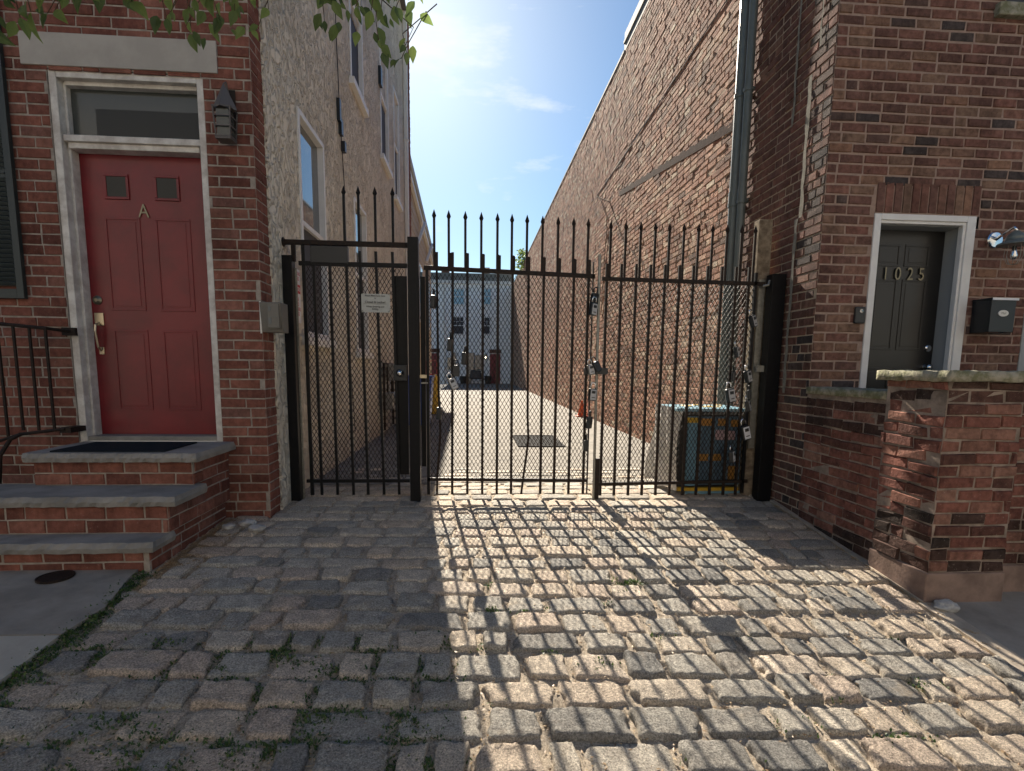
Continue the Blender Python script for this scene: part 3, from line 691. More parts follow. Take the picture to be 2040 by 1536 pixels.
# left iron railing
rl = thing('iron_railing', 'black iron railing with thin bars against the brick left of the steps', 'railing', (-3.4, 4.38, .6))
mb = MB(); mb.tube([(-4.3, 4.33, 1.53), (-3.5, 4.33, 1.482), (-3.16, 4.33, 1.452)], .013); mb.tube([(-3.16, 4.33, 1.452), (-3.10, 4.47, 1.44)], .012); mb.box(-3.16, -3.06, 4.47, 4.495, 1.41, 1.47)
mb.build('rail', 'rust', rl)
mb = MB(); mb.tube([(-4.3, 4.33, .60), (-3.6, 4.33, .60), (-3.42, 4.33, .66), (-3.10, 4.33, .70)], .012); mb.box(-3.14, -3.06, 4.33, 4.495, .67, .71)
mb.build('rail', 'rust', rl)
for i in range(8):
    x = -3.175 - i * .112; mb = MB(); mb.bar((x, 4.33, .69 if i < 3 else .62), (x, 4.33, 1.455 + i * .006), .015); mb.build('bar', 'rust', rl)
mb = MB(); mb.tube([(-3.42, 4.33, .66), (-3.5, 4.33, .62), (-3.56, 4.30, .5), (-3.6, 4.3, .2)], .015); mb.build('newel_curve', 'rust', rl)

# ------------------------------------------------------------------ right building
rb = thing('brick_building', 'long brown brick building with textured brick front and high alley wall', 'building', (5, 4.5, 0))
RX0, RX1, RZ1 = 3.343, 4.255, 2.52
mb = MB()
def rr(rw, u, z): return rw.random()
brick_wall(mb, (XR, F, -.4), (1, 0, 0), (0, -1, 0), 5.0, 7.8, course=.0805, blen=.215, joint=.016, depth=.007, jit=.003,
           holes=[(RX0 - XR, RX1 - XR, -1, RZ1 + .4), (3.344 - XR, 4.281 - XR, RZ1 + .3, 2.774 + .4), (4.80 - XR, 5.9 - XR, 1.55, 2.75), (4.3 - XR, 5.6 - XR, 4.56, 6.5)])
mb.cur = 1
mb.add([(3.344, F, RZ1), (4.281, F, RZ1), (4.281, F, 2.774), (3.344, F, 2.774)], [(0, 1, 2, 3)])
for x in (RX0, RX1): mb.add([(x, F, .2), (x, F + .25, .2), (x, F + .25, RZ1), (x, F, RZ1)], [(0, 1, 2, 3)])
mb.add([(RX0, F, RZ1), (RX1, F, RZ1), (RX1, F + .25, RZ1), (RX0, F + .25, RZ1)], [(0, 1, 2, 3)])
mb.cur = 0
rw = random.Random(3); x = 3.350
while x < 4.275:
    w_ = .062; mb.r = rw.random(); mb.box(x, x + w_, F - .008 - rw.uniform(0, .004), F + .02, RZ1 + .012 + rw.uniform(-.003, .003), 2.762 + rw.uniform(-.003, .003)); x += .0775
mb.build('front_wall', ['brick_r', 'mort_r'], rb)
# alley wall, near section (dark headers by the corner) then the long wall
mb = MB()
def near_r(rw, u, z):
    if u < .26 and rw.random() < .6: return rw.uniform(0, .10)
    return rw.uniform(.14, .8)
brick_wall(mb, (XR, F, -.4), (0, 1, 0), (-1, 0, 0), 1.45, 7.8, course=.0765, blen=.235, joint=.012, depth=.008, jit=.003, header=.35, rfun=near_r, holes=[])
mb.build('alley_wall_near', ['brick_r', 'mort_a'], rb)
mb = MB()
brick_wall(mb, (XR, 5.95, -.1), (0, 1, 0), (-1, 0, 0), 36.3, 7.36, course=.0765, blen=.235, joint=.014, depth=.0065, jit=.003, header=.18, rowjit=.003, spall=.06)
mb.build('alley_wall', ['brick_a', 'mort_a'], rb)
MB().box(XR + .02, 9, F + .3, 42.2, -.1, 7.2).build('core', 'stucco', rb)
mb = MB(); mb.box(XR - .02, XR + .3, 11.1, 42.2, 7.255, 7.30).box(XR - .03, XR + .3, F - .02, 11.1, 7.40, 7.45).box(XR - .01, XR + .3, F + .3, 11.1, 7.25, 7.60); mb.build('coping', 'fascia', rb)
# mortar seams; old roof line coloured dark for the overhang's shade
rw = random.Random(9)
def seam(y, z0, z1, w0, name='mortar_seam'):
    mb = MB(); n = int((z1 - z0) / .08); L_ = []; 
    for i in range(n + 1):
        z = z0 + (z1 - z0) * i / n; c = y + rw.uniform(-.008, .008); ww = w0 * rw.uniform(.6, 1.2); L_.append((c - ww / 2, c + ww / 2, z))
    for a, b in zip(L_, L_[1:]):
        mb.add([(XR - .016, a[0], a[2]), (XR - .016, a[1], a[2]), (XR - .016, b[1], b[2]), (XR - .016, b[0], b[2])], [(3, 2, 1, 0)])
    return mb
m_ = seam(4.80, 2.55, 3.72, .055); m2 = seam(4.86, 1.0, 2.55, .05); m3 = seam(5.03, 3.4, 5.3, .035); m4 = seam(4.70, 3.9, 5.6, .02)
for q in (m_, m2, m3, m4): q.build('mortar_seam', 'mort_seam', rb)
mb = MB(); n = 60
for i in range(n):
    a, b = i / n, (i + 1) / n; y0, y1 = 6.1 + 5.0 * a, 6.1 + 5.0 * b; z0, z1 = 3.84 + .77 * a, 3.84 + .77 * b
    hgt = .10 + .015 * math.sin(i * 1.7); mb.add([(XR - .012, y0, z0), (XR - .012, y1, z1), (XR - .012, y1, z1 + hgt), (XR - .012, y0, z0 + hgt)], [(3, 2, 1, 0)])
mb.build('roof_scar_shade', 'scar_shade', rb)
# cables on alley wall
mb = MB(); mb.tube([(XR - .013, 6.1, 5.42), (XR - .013, 8, 5.36), (XR - .013, 10.5, 5.28), (XR - .013, 13.1, 5.23)], .006, 6)
mb.build('wall_cable', 'pipe_g', rb)
mb = MB(); mb.tube([(XR - .02, 13.1, 5.23), (XR - .02, 12.6, 4.95), (XR - .02, 12.1, 4.5), (XR - .02, 12.0, 4.2), (XR - .02, 12.15, 3.6), (XR - .02, 12.3, 2.4)], .008, 6)
mb.build('wall_cable', 'cable', rb)
mb = MB()
mb.tube([(XR - .016, 13.1, 5.2), (XR - .016, 11.9, 4.75), (XR - .016, 10.7, 3.7), (XR - .016, 9.6, 3.1)], .006, 6)
mb.build('wall_cable', 'cable', rb)
# downspouts
for (y, x, r) in ((5.79, XR - .075, .042), (5.93, XR - .09, .058)):
    mb = MB(); mb.cyl((x, y, .25), (x, y, 7.6), r, n=18)
    for z in (2.95, 4.05, 1.2, 5.6): mb.cyl((x, y, z), (x, y, z + .035), r + .009, n=18)
    mb.cyl((x, y, 2.95), (x, y, 3.10), r + .006, n=18)
    for z in (2.97, 4.07, 5.6): mb.box(x, XR, y - .012, y + .012, z, z + .03)
    mb.build('downspout', 'pipe_g', rb, smooth=False)
# door frame
mb = MB(); t = .062
mb.box(RX0 + .002, RX0 + t, F - .012, F + .05, .3, RZ1 - .002).box(RX1 - t - .02, RX1 - .002, F - .012, F + .05, .3, RZ1 - .002).box(RX0 + t, RX1 - t - .02, F - .012, F + .05, RZ1 - t + .01, RZ1 - .002)
mb.box(RX1 - t - .045, RX1 - t - .02, F + .0, F + .05, .3, RZ1 - t + .01).box(RX0 + t, RX1 - t - .045, F + .0, F + .05, RZ1 - t - .015, RZ1 - t + .01)
mb.build('door_casing', 'trim_r', rb, bevel=.005)
mb = MB(); mb.box(RX1 - t - .03, RX1 - .04, F + .051, F + .24, .3, RZ1 - t).box(RX0 + .03, RX0 + t - .01, F + .051, F + .24, .3, RZ1 - t).box(RX0 + t - .01, RX1 - t - .03, F + .051, F + .24, RZ1 - t - .018, RZ1 - t + .01)
mb.build('door_jamb', 'grey_jamb', rb)
mb = MB(); x0, x1, z1_ = RX0 + t - .008, RX1 - t - .032, RZ1 - t - .02; y = F + .19
c1 = (x0 + .13, x0 + .36); c2 = (x1 - .36, x1 - .13)
panel_door(mb, x0, x1, .4, z1_, y, [(c[0], c[1], a, b) for c in (c1, c2) for a, b in ((2.13, 2.32), (1.40, 2.02), (.62, 1.24))])
rd = mb.build('door', 'blk_door', rb, bevel=.002)
for k, (ch, xx) in enumerate(zip('1025', (3.63, 3.745, 3.86, 3.965))):
    text_mesh('house_number', ch, .155, 'dull_brass', face_mtx((xx, y - .012, 2.015)), rd, .8, .004)
mb = MB(); mb.lathe((x1 - .055, y, 1.42), [(.03, 0), (.03, -.012), (.018, -.02), (.0005, -.02)], 'y'); mb.build('deadbolt', 'chrome', rd)
mb = MB(); mb.lathe((x1 - .06, y, 1.25), [(.03, 0), (.028, -.01), (.014, -.03), (.026, -.045), (.028, -.06), (.0005, -.07)], 'y')
mb.build('door_knob', 'chrome', rd, smooth=True)
# window on the far right, sill course above
mb = MB(); wx0, wx1, wz0, wz1 = 4.80, 5.9, 1.15, 2.35
mb.box(wx0, wx0 + .07, F - .01, F + .08, wz0, wz1).box(wx1 - .07, wx1, F - .01, F + .08, wz0, wz1).box(wx0 + .07, wx1 - .07, F - .01, F + .08, wz1 - .07, wz1).box(wx0 + .07, wx1 - .07, F - .01, F + .08, wz0, wz0 + .07).box(wx0 + .07, wx1 - .07, F + .02, F + .06, 1.72, 1.77)
fr = mb.build('window', 'grey_jamb', rb, bevel=.004); MB().box(wx0 + .07, wx1 - .07, F + .03, F + .04, wz0 + .07, wz1 - .07).build('pane', 'pane', fr)
MB().box(4.2, 5.7, F - .06, F + .05, 4.06, 4.16).build('sill', 'stone_cap', rb, bevel=.01)
MB().box(4.31, 5.59, F + .05, F + .1, 4.16, 6.1).build('window', 'screen', rb)
# ring doorbell -> plain doorbell
db = thing('doorbell', 'small black doorbell camera on the brick left of the dark door', 'doorbell', (3.27, F, 1.6))
mb = MB(); mb.box(3.235, 3.325, F - .03, F - .006, 1.61, 1.75); mb.build('housing', 'black_plastic', db, bevel=.008)
mb = MB(); mb.lathe((3.285, F - .03, 1.715), [(.016, 0), (.016, -.004), (.0005, -.006)], 'y'); mb.build('lens', 'pane', db)
# barn style lamp
bl = thing('wall_lamp', 'steel barn style lamp with a glass jar and bulb right of the dark door', 'wall lamp', (4.45, F, 2.25))
mb = MB(); mb.lathe((4.415, F, 2.325), [(.068, 0), (.068, -.035), (.060, -.045), (.0005, -.047)], 'y', 28); mb.build('wall_plate', 'chrome', bl, smooth=False)
LX, LY = 4.43, F - .20
mb = MB(); mb.tube([(4.415, F - .04, 2.325), (4.42, F - .10, 2.36), (LX, LY + .02, 2.40), (LX, LY, 2.36)], .012, 10); mb.build('arm', 'chrome', bl, smooth=True)
mb = MB(); mb.lathe((LX, LY, 2.25), [(.12, 0), (.115, .012), (.075, .03), (.065, .04), (.065, .06), (.05, .085), (.02, .11), (.0005, .115)], n=28); mb.build('shade', 'pipe_g', bl, smooth=False)
mb = MB()
for k in range(8):
    a = k * math.pi / 4; mb.tube([(LX + .055 * math.cos(a), LY + .055 * math.sin(a), 2.25), (LX + .06 * math.cos(a), LY + .06 * math.sin(a), 2.16), (LX + .035 * math.cos(a), LY + .035 * math.sin(a), 2.10), (LX, LY, 2.09)], .002, 5)
mb.build('cage', 'galv', bl)
mb = MB(); mb.lathe((LX, LY, 2.13), [(.0005, 0), (.022, .01), (.027, .035), (.016, .075), (.013, .11)], n=14); mb.build('bulb', 'chrome', bl, smooth=True)
# black mailbox
mbx = thing('mailbox', 'black wall mailbox with a pale oval badge beside the dark door', 'mailbox', (4.55, F, 1.55))
mb = MB(); y0 = F - .19; sc = .955
mb.box(4.30, 4.52, y0, F - .01, 1.545, 1.815); mb.build('body', 'black_plastic', mbx, bevel=.004)
mb = MB(); mb.box(4.292, 4.528, y0 - .008, F - .012, 1.815, 1.826); mb.build('lid', 'black_plastic', mbx, bevel=.002)
mb = MB(); mb.box(4.294, 4.526, y0 - .014, y0 - .0085, 1.806, 1.825); mb.build('lid_edge', 'label_white', mbx)
mb = MB()
ring = []
n = 28
for i in range(n):
    a = 2 * math.pi * i / n; ring += [(4.41 + .046 * math.cos(a), y0 - .006, 1.70 + .026 * math.sin(a)), (4.41 + .046 * math.cos(a), y0 + .001, 1.70 + .026 * math.sin(a))]
mb.add(ring, [(2 * i, 2 * i + 1, (2 * i + 3) % (2 * n), (2 * i + 2) % (2 * n)) for i in range(n)] + [tuple(range(0, 2 * n, 2))]); bdg = mb.build('badge', 'pipe_w', mbx)
text_mesh('badge_lettering', 'Mail', .026, 'dull_brass', face_mtx((4.41, y0 - .008, 1.692)), bdg)

# stoop wall, coping, pillar
sp = thing('brick_stoop_wall', 'weathered brick stoop wall with stone caps right of the gate', 'wall', (3.3, 3.8, 0))
def low_r(rw, u, z):
    if z > 1.0 and rw.random() < .7: return rw.uniform(0, .14)
    return rw.uniform(0, .1) if (z < .35 and rw.random() < .45) else rw.uniform(.15, 1)
mb = MB(); brick_wall(mb, (XR - .012, 3.56, -.32), (0, 1, 0), (-1, 0, 0), .935, 1.33, course=.0765, blen=.235, depth=.009, jit=.006, rfun=low_r, rowjit=.003)
mb.cur = 1; mb.box(XR + .0, XR + .28, 3.56, 4.49, -.3, 1.008)
mb.build('side_wall', ['brick_p', 'mort_p'], sp)
PX0, PX1, PY0, PY1 = 2.858, 3.36, 3.08, 3.56
mb = MB()
brick_wall(mb, (PX0, PY0, -.05), (0, 1, 0), (-1, 0, 0), PY1 - PY0, 1.20, course=.0765, blen=.235, depth=.011, jit=.008, rfun=low_r, spall=.10, rowjit=.004)
brick_wall(mb, (PX0, PY0, -.05), (1, 0, 0), (0, -1, 0), PX1 - PX0, 1.20, course=.0765, blen=.235, depth=.009, jit=.005, rfun=low_r, rowjit=.003, uoff=.1)
brick_wall(mb, (PX1, PY0, -.05), (0, 1, 0), (1, 0, 0), PY1 - PY0, 1.20, course=.0765, blen=.235, depth=.009, jit=.005)
mb.cur = 1; mb.box(PX0 + .004, PX1 - .004, PY0 + .004, PY1, -.32, 1.15)
mb.build('pillar', ['brick_p', 'mort_p'], sp)
MB().box(PX0 - .015, PX1 + .012, PY0 - .015, PY1 + .01, -.36, -.05).build('plinth', 'brown_plinth', sp, bevel=.008)
mb = MB(); brick_wall(mb, (PX1, 3.2, -.05), (1, 0, 0), (0, -1, 0), 3.2, 1.20, course=.0765, blen=.235, depth=.009, jit=.004, rfun=low_r)
mb.cur = 1; mb.box(PX1, PX1 + 3.2, 3.205, 3.5, -.05, 1.15); mb.build('front_stoop_wall', ['brick_p', 'mort_p'], sp)
MB().box(PX1 + .013, PX1 + 3.2, 3.18, 3.5, -.36, -.05).build('plinth', 'brown_plinth', sp, bevel=.008)
def rough_box(x0, x1, y0, y1, z0, z1, seed, amp=.006, step=.025):
    bm = bmesh.new(); bmesh.ops.create_cube(bm, size=1)
    for v in bm.verts: v.co = Vector(((x0 + x1) / 2 + v.co.x * (x1 - x0), (y0 + y1) / 2 + v.co.y * (y1 - y0), (z0 + z1) / 2 + v.co.z * (z1 - z0)))
    for ax in range(3):
        d = (x1 - x0, y1 - y0, z1 - z0)[ax]; n = int(d / step)
        lo = (x0, y0, z0)[ax]
        for k in range(1, n):
            co = [0, 0, 0]; co[ax] = lo + d * k / n; no = [0, 0, 0]; no[ax] = 1
            bmesh.ops.bisect_plane(bm, geom=bm.verts[:] + bm.edges[:] + bm.faces[:], plane_co=co, plane_no=no)
    bm.normal_update()
    from mathutils import noise as mn
    for v in bm.verts:
        q = v.co * 9 + Vector((seed, seed, 0)); v.co += v.normal * (mn.noise(q) * amp * 1.4 + mn.noise(q * 3.1) * amp)
    bm.verts.ensure_lookup_table(); mb = MB(); idx = {v: i for i, v in enumerate(bm.verts)}
    mb.add([tuple(v.co) for v in bm.verts], [tuple(idx[v] for v in f.verts) for f in bm.faces]); bm.free(); return mb
rough_box(XR - .035, XR + .32, 3.575, 4.485, 1.012, 1.07, 2, .004).build('coping_stone', 'stone_cap', sp, smooth=True)
rough_box(PX0 - .05, PX1 + .03, PY0 - .06, PY1 + .05, 1.152, 1.212, 5, .009).build('cap_stone', 'stone_cap', sp, smooth=True)
rough_box(PX1 + .035, PX1 + 3.0, 3.12, 3.55, 1.152, 1.208, 8, .004, .05).build('cap_stone', 'stone_cap', sp, smooth=True)
MB().box(3.2, 6, 3.5, 4.48, -.3, .36).build('landing', 'stone_step', sp)

# ------------------------------------------------------------------ gates
G_ = 5.0
def spike(mb, x, z0, z1, w=.023):
    w = .023
    mb.bar((x, G_ - .004, z0), (x, G_ - .004, z1 - .07), w * .95, .012)
    mb.lathe((x, G_ - .004, z1 - .075), [(w * .5, 0), (w * .85, .02), (w * .25, .06), (.0008, .075)], n=4)
def mesh_panel(x0, x1, z0, z1, y=5.022, wire=.0048, pw=.0375, ph=.064):
    mb = MB(); H_, W_ = z1 - z0, x1 - x0; sl = ph / pw
    def seg(xa, za, xb, zb): mb.bar((xa, y, za), (xb, y, zb), wire, .003)
    for sgn in (1, -1):
        c = -H_ / sl if sgn > 0 else 0
        lim = W_ if sgn > 0 else W_ + H_ / sl
        while c < lim:
            # line x = c + sgn*z/sl
            pts = []
            za, zb = 0.0, H_
            xa, xb = c + sgn * za / sl, c + sgn * zb / sl
            if xa < 0: za = (0 - c) * sl * sgn; xa = 0
            if xa > W_: za = (W_ - c) * sl * sgn; xa = W_
            if xb < 0: zb = (0 - c) * sl * sgn; xb = 0
            if xb > W_: zb = (W_ - c) * sl * sgn; xb = W_
            if zb - za > .01 and 0 <= za <= H_ and 0 < zb <= H_ + 1e-6: seg(x0 + xa, z0 + za, x0 + xb, z0 + zb)
            c += pw
    return mb
# fixed frame: posts and header
gf = thing('gate_surround', 'fixed black steel gate posts with spiked header rail above the small gate', 'gate posts', (-.5, G_, 0))
MB().box(-1.69, -1.567, 4.95, 5.05, -.15, 2.145).build('post', 'iron', gf, bevel=.004)
MB().box(-.575, -.482, 4.93, 5.03, -.15, 2.322).build('post', 'iron', gf, bevel=.004)
MB().box(2.735, 2.868, 4.92, 5.03, -.15, 2.085).build('post', 'iron', gf, bevel=.004)
mb = MB(); mb.box(-1.64, -.576, 4.98, 5.02, 2.242, 2.282); mb.lathe((-1.65, 5.0, 2.262), [(.04, 0), (.04, .012), (.02, .014)], 'x'); mb.box(-1.58, -1.545, 4.985, 5.015, 2.10, 2.242); mb.build('header_rail', 'rust', gf, bevel=.003)
for x in (-1.121, -.997, -.855, -.704):
    mb = MB(); spike(mb, x, 2.28, 2.745); mb.build('spike', 'iron', gf)
MB().box(-1.415, -1.095, 4.975, 5.03, 2.09, 2.235).build('closer_box', 'black_plastic', gf, bevel=.004)
mb = MB(); mb.box(-1.572, -1.552, 5.03, 5.045, -.05, 2.05); mb.build('wall_channel', 'galv', gf)
# pedestrian gate
pg = thing('pedestrian_gate', 'narrow black picket gate leaf with wire mesh left of the middle post', 'gate', (-1.0, G_, 0))
MB().box(-1.52, -.585, 4.985, 5.015, 2.068, 2.105).build('top_rail', 'iron', pg, bevel=.002)
MB().box(-1.52, -.585, 4.985, 5.015, .135, .165).build('bottom_rail', 'iron', pg, bevel=.002)
for xt, xb in zip([-1.478, -1.392, -1.255, -1.112, -.995, -.856, -.712], [-1.472, -1.386, -1.244, -1.1, -.966, -.821, -.683]):
    mb = MB(); mb.bar((xb, 4.993, .02), (xt, 4.993, 2.24 if xt < -1.2 else 2.20), .023 if xt > -1.45 else .03, .02); mb.build('picket', 'iron', pg)
mesh_panel(-1.47, -.62, .165, 2.068).build('wire_mesh', 'rust', pg)
MB().box(-.702, -.592, 5.016, 5.03, .205, 2.0).build('lock_guard', 'iron', pg)
lk = MB(); lk.box(-.705, -.60, 4.955, 4.985, 1.08, 1.21); lk.lathe((-.655, 4.955, 1.145), [(.034, 0), (.034, -.01), (.02, -.02), (.022, -.05), (.026, -.065), (.0005, -.07)], 'y', 20)
lko = MB().box(-.712, -.598, 4.95, 4.984, 1.075, 1.215).build('lock_case', 'black_plastic', pg, bevel=.003)
mb = MB(); mb.lathe((-.655, 4.949, 1.145), [(.034, 0), (.034, -.01), (.02, -.018), (.022, -.045), (.026, -.06), (.0005, -.066)], 'y', 20); mb.build('knob', 'chrome', lko, smooth=True)
# notice on the pedestrian gate
nt_ = thing('gate_notice', 'laminated grey notice wired to the small gate asking to keep it closed', 'sign', (-.83, 4.95, 1.75))
MB().box(-.985, -.735, 4.968, 4.974, 1.675, 1.835).build('sheet', 'sign_grey', nt_)
text_mesh('lettering', 'Please Make Sure Gate\nis', .020, 'ink', face_mtx((-.865, 4.966, 1.812)), nt_, .95, 0, True)
text_mesh('lettering', 'Closed & Locked', .027, 'ink', face_mtx((-.865, 4.966, 1.755)), nt_, .95, 0, True)
MB().box(-.965, -.765, 4.966, 4.9675, 1.747, 1.749).build('underline', 'ink', nt_)
text_mesh('lettering', 'When Entering and\nExiting', .021, 'ink', face_mtx((-.865, 4.966, 1.718)), nt_, .95, 0, True)
def ties(x, z):
    return MB().tube([(x, 4.965, z), (x + .01, 4.96, z + .01), (x + .02, 4.99, z + .02)], .002, 5)
for (x, z) in ((-.985, 1.83), (-.75, 1.83), (-.985, 1.68), (-.75, 1.68)): ties(x, z).build('wire_tie', 'rust', nt_)
# centre leaf
cg = thing('driveway_gate_leaf', 'wide black picket leaf with wire mesh between the middle post and the slim pipe', 'gate', (.3, G_, 0), 'leaves of the driveway gate')
def rail(parent, name, xa, za, xb, zb, h):
    mb = MB(); mb.add([(xa, 4.98, za), (xb, 4.98, zb), (xb, 5.01, zb), (xa, 5.01, za), (xa, 4.98, za + h), (xb, 4.98, zb + h), (xb, 5.01, zb + h), (xa, 5.01, za + h)], [(0, 3, 2, 1), (4, 5, 6, 7), (0, 1, 5, 4), (1, 2, 6, 5), (2, 3, 7, 6), (3, 0, 4, 7)])
    mb.build(name, 'rust', parent, bevel=.002)
rail(cg, 'top_rail', -.44, 2.055, 1.10, 2.015, .038)
rail(cg, 'bottom_rail', -.425, .150, 1.085, .132, .03)
bars = [(-.326, -.333), (-.184, -.194), (-.054, -.052), (.085, .087), (.22, .224), (.351, .359), (.496, .478), (.633, .636), (.766, .766), (.908, .906), (1.042, 1.046)]
zt = lambda x: 2.078 - (x + .44) * .026
for xt, xb in bars:
    mb = MB()
    if abs(xt - .496) < .01: mb.tube([(xt, 4.995, zt(xt) + .02), (.50, 4.995, 1.3), (.505, 4.99, .75), (.515, 4.985, .55), (.50, 4.985, .40), (.47, 4.99, .16), (.455, 4.99, .02)], .0105, 6)
    elif abs(xt + .326) < .01: mb.tube([(xt, 4.995, zt(xt) + .02), (-.315, 4.995, 1.0), (-.30, 4.985, .6), (-.33, 4.99, .2), (-.335, 4.995, .02)], .0105, 6)
    else: mb.bar((xb, 4.995, .02), (xt, 4.995, zt(xt) + .14), .023, .02)
    mb.build('picket', 'rust', cg)
for x in (-.346, -.218, -.072, .069, .212, .341, .476, .615, .755, .896, 1.028):
    mb = MB(); spike(mb, x, zt(x) - .01, 2.575 - .02 * (x + .35) * 1.3, .022); mb.bar((x + .022, 4.995, zt(x)), (x + .022, 4.995, zt(x) + .135), .022, .016); mb.build('spike', 'rust', cg)
MB().box(-.425, -.398, 4.98, 5.01, .02, 2.055).build('stile', 'iron', cg)
MB().box(1.078, 1.088, 4.98, 5.01, .02, 2.16).build('stile', 'rust', cg)
MB().box(-.475, -.432, 5.02, 5.05, .28, 2.0).build('lock_guard', 'iron', cg)
mesh_panel(-.40, 1.08, .16, 2.03).build('wire_mesh', 'rust', cg)
MB().box(-.48, -.42, 4.96, 4.98, 1.10, 1.13).build('latch', 'brass', cg); MB().box(-.47, -.41, 4.95, 4.99, 1.05, 1.062).build('latch', 'galv', cg)
# slim pipe and right leaf
rg = thing('driveway_gate_leaf', 'right hand black picket leaf with wire mesh in front of the wrapped box', 'gate', (1.9, G_, 0), 'leaves of the driveway gate')
rail(rg, 'top_rail', 1.165, 1.998, 2.70, 1.985, .034)
rail(rg, 'bottom_rail', 1.165, .095, 2.66, .120, .03)
for x in [1.213, 1.347, 1.484, 1.618, 1.753, 1.889, 2.02, 2.155, 2.289, 2.425, 2.55]:
    mb = MB(); mb.bar((x, 4.995, .0), (x - .003, 4.995, 2.15), .023, .02); mb.build('picket', 'rust', rg)
for x in [1.228, 1.366, 1.504, 1.639, 1.77, 1.905, 2.041, 2.173, 2.31, 2.448, 2.577]:
    mb = MB(); spike(mb, x + .006, 2.0, 2.525, .022); mb.build('spike', 'rust', rg)
MB().box(2.60, 2.625, 4.98, 5.01, .02, 2.1).build('stile', 'iron', rg)
mesh_panel(1.20, 2.62, .12, 1.998).build('wire_mesh', 'rust', rg)
mb = MB(); mb.box(1.16, 1.195, 4.975, 5.02, -.03, .36); mb.build('drop_rod_sleeve', 'rust', rg)
mb = MB(); mb.cyl((1.150, 4.995, -.05), (1.140, 4.995, 2.23), .013); mb.build('stop_pipe', 'galv', rg)
mb = MB(); mb.box(1.02, 1.24, 4.955, 4.985, 1.15, 1.21); mb.build('hasp', 'black_plastic', rg, bevel=.003)
mb = MB(); mb.tube([(2.68, 4.98, 1.98), (2.72, 4.96, 1.99), (2.735, 4.97, 2.03)], .012); mb.box(2.67, 2.735, 4.96, 4.99, 1.19, 1.25); mb.build('hinge', 'galv', rg)
# wooden post + steel channel
wp = thing('wooden_post', 'weathered wooden post standing against the right gate post', 'post', (2.7, 5.1, 0))
mb = MB(); mb.box(2.655, 2.785, 5.07, 5.17, -.05, 2.60); mb.build('timber', 'wood', wp, bevel=.004)
mb = MB(); mb.box(2.675, 2.735, 5.045, 5.065, .45, 2.05); mb.build('steel_channel', 'galv', wp)

# lock boxes --------------------------------------------------------
def lockbox(x, z, label, yaw=0, tilt=0, style='black', s=1.0, y=4.955):
    t = thing('lock_box' if style != 'padlock' else 'padlock', label, 'lock box' if style != 'padlock' else 'padlock', (x, y, z), 'lock boxes hung on the gates' if style != 'padlock' else 'padlocks hung on the gates')
    Rm = Matrix.Rotation(R(yaw), 3, 'Z'); Rt = Matrix.Rotation(R(tilt), 3, 'Y'); Q = Rt @ Rm; c = Vector((x, y, z))
    def tr(mb):
        mb.v = [tuple(c + Q @ (Vector(v) * s)) for v in mb.v]; return mb
    w_, h_, d_ = .072, .112, .042
    main = 'grey_lock' if style == 'padlock' else 'black_plastic'
    mb = MB(); mb.box(-w_ / 2, w_ / 2, -d_ / 2, d_ / 2, -h_, 0); tr(mb).build('body', main, t, bevel=.009)
    mb = MB(); mb.tube([(-.022, 0, -.005), (-.022, 0, .035), (-.012, 0, .052), (.012, 0, .052), (.022, 0, .035), (.022, 0, -.005)], .006, 8); tr(mb).build('shackle', 'black_plastic' if style in ('black',) else 'chrome', t, smooth=True)
    if style in ('grey', 'white', 'padlock'):
        mb = MB(); mb.box(-w_ / 2 + .008, w_ / 2 - .008, -d_ / 2 - .003, -d_ / 2, -h_ + .008, -.008); f = tr(mb).build('face', 'label_white' if style == 'white' else 'label_grey', t, bevel=.001)
        mb = MB(); mb.box(-.018, .018, -d_ / 2 - .0045, -d_ / 2 - .003, -.045, -.02); mb.box(-.016, .016, -d_ / 2 - .0045, -d_ / 2 - .003, -.085, -.078); tr(mb).build('dial_window', 'ink', f)
    else:
        mb = MB(); mb.box(-.02, .02, -d_ / 2 - .003, -d_ / 2, -.07, -.03); tr(mb).build('dial_window', 'ink', t)
    return t
lockbox(-.352, 1.83, 'black lock box seen edge on, highest one on the centre leaf', 80, 3)
lockbox(-.204, 1.455, 'black lock box seen edge on under the centre leaf, first below the highest', 80, 3)
lockbox(-.075, 1.335, 'black lock box edge on, third from the left, in front of the far white wall', 78, 4)
lockbox(-.155, 1.22, 'black lock box facing front beside the tilted grey padlock', 10, 0, s=.9)
lockbox(-.205, 1.10, 'grey combination padlock hanging tilted on the left of the centre leaf', 15, -25, 'padlock', .95)
lockbox(-.305, .84, 'black lock box edge on, lowest one by the middle post', 82, 3)
lockbox(1.10, 1.88, 'black lock box at the top of the meeting stile, upper of a stacked pair', 35, 8)
lockbox(1.085, 1.79, 'black lock box with grey face, lower of the stacked pair near the top', 30, 6, 'grey', y=4.93)
lockbox(1.065, 1.24, 'small grey padlock on the hasp at the meeting stile', 15, -12, 'padlock', .85, y=4.93)
lockbox(1.105, 1.265, 'black lock box hanging aslant over the hasp', 20, -28, 'black', .9, y=4.92)
lockbox(1.105, 1.02, 'black lock box with pale face just below the hasp', 12, 4, 'grey', 1.0)
lockbox(1.085, .76, 'black lock box facing the alley side, second below the hasp', 60, 5)
lockbox(1.055, .54, 'flat black lock box edge on, lowest at the meeting stile', 85, 3, s=.95)
lockbox(2.575, 1.71, 'dark lock box with grey face, highest near the wooden post', 35, -18, 'grey')
lockbox(2.445, 1.42, 'black lock box with narrow grey face in front of the downspout', 45, -10, 'grey', .9)
lockbox(2.435, 1.19, 'small black lock box edge on in front of the downspout', 75, 0, 'black', .8)
lockbox(2.565, 1.20, 'lock box with grey face tilted, beside the wooden post at mid height', 30, -14, 'grey')
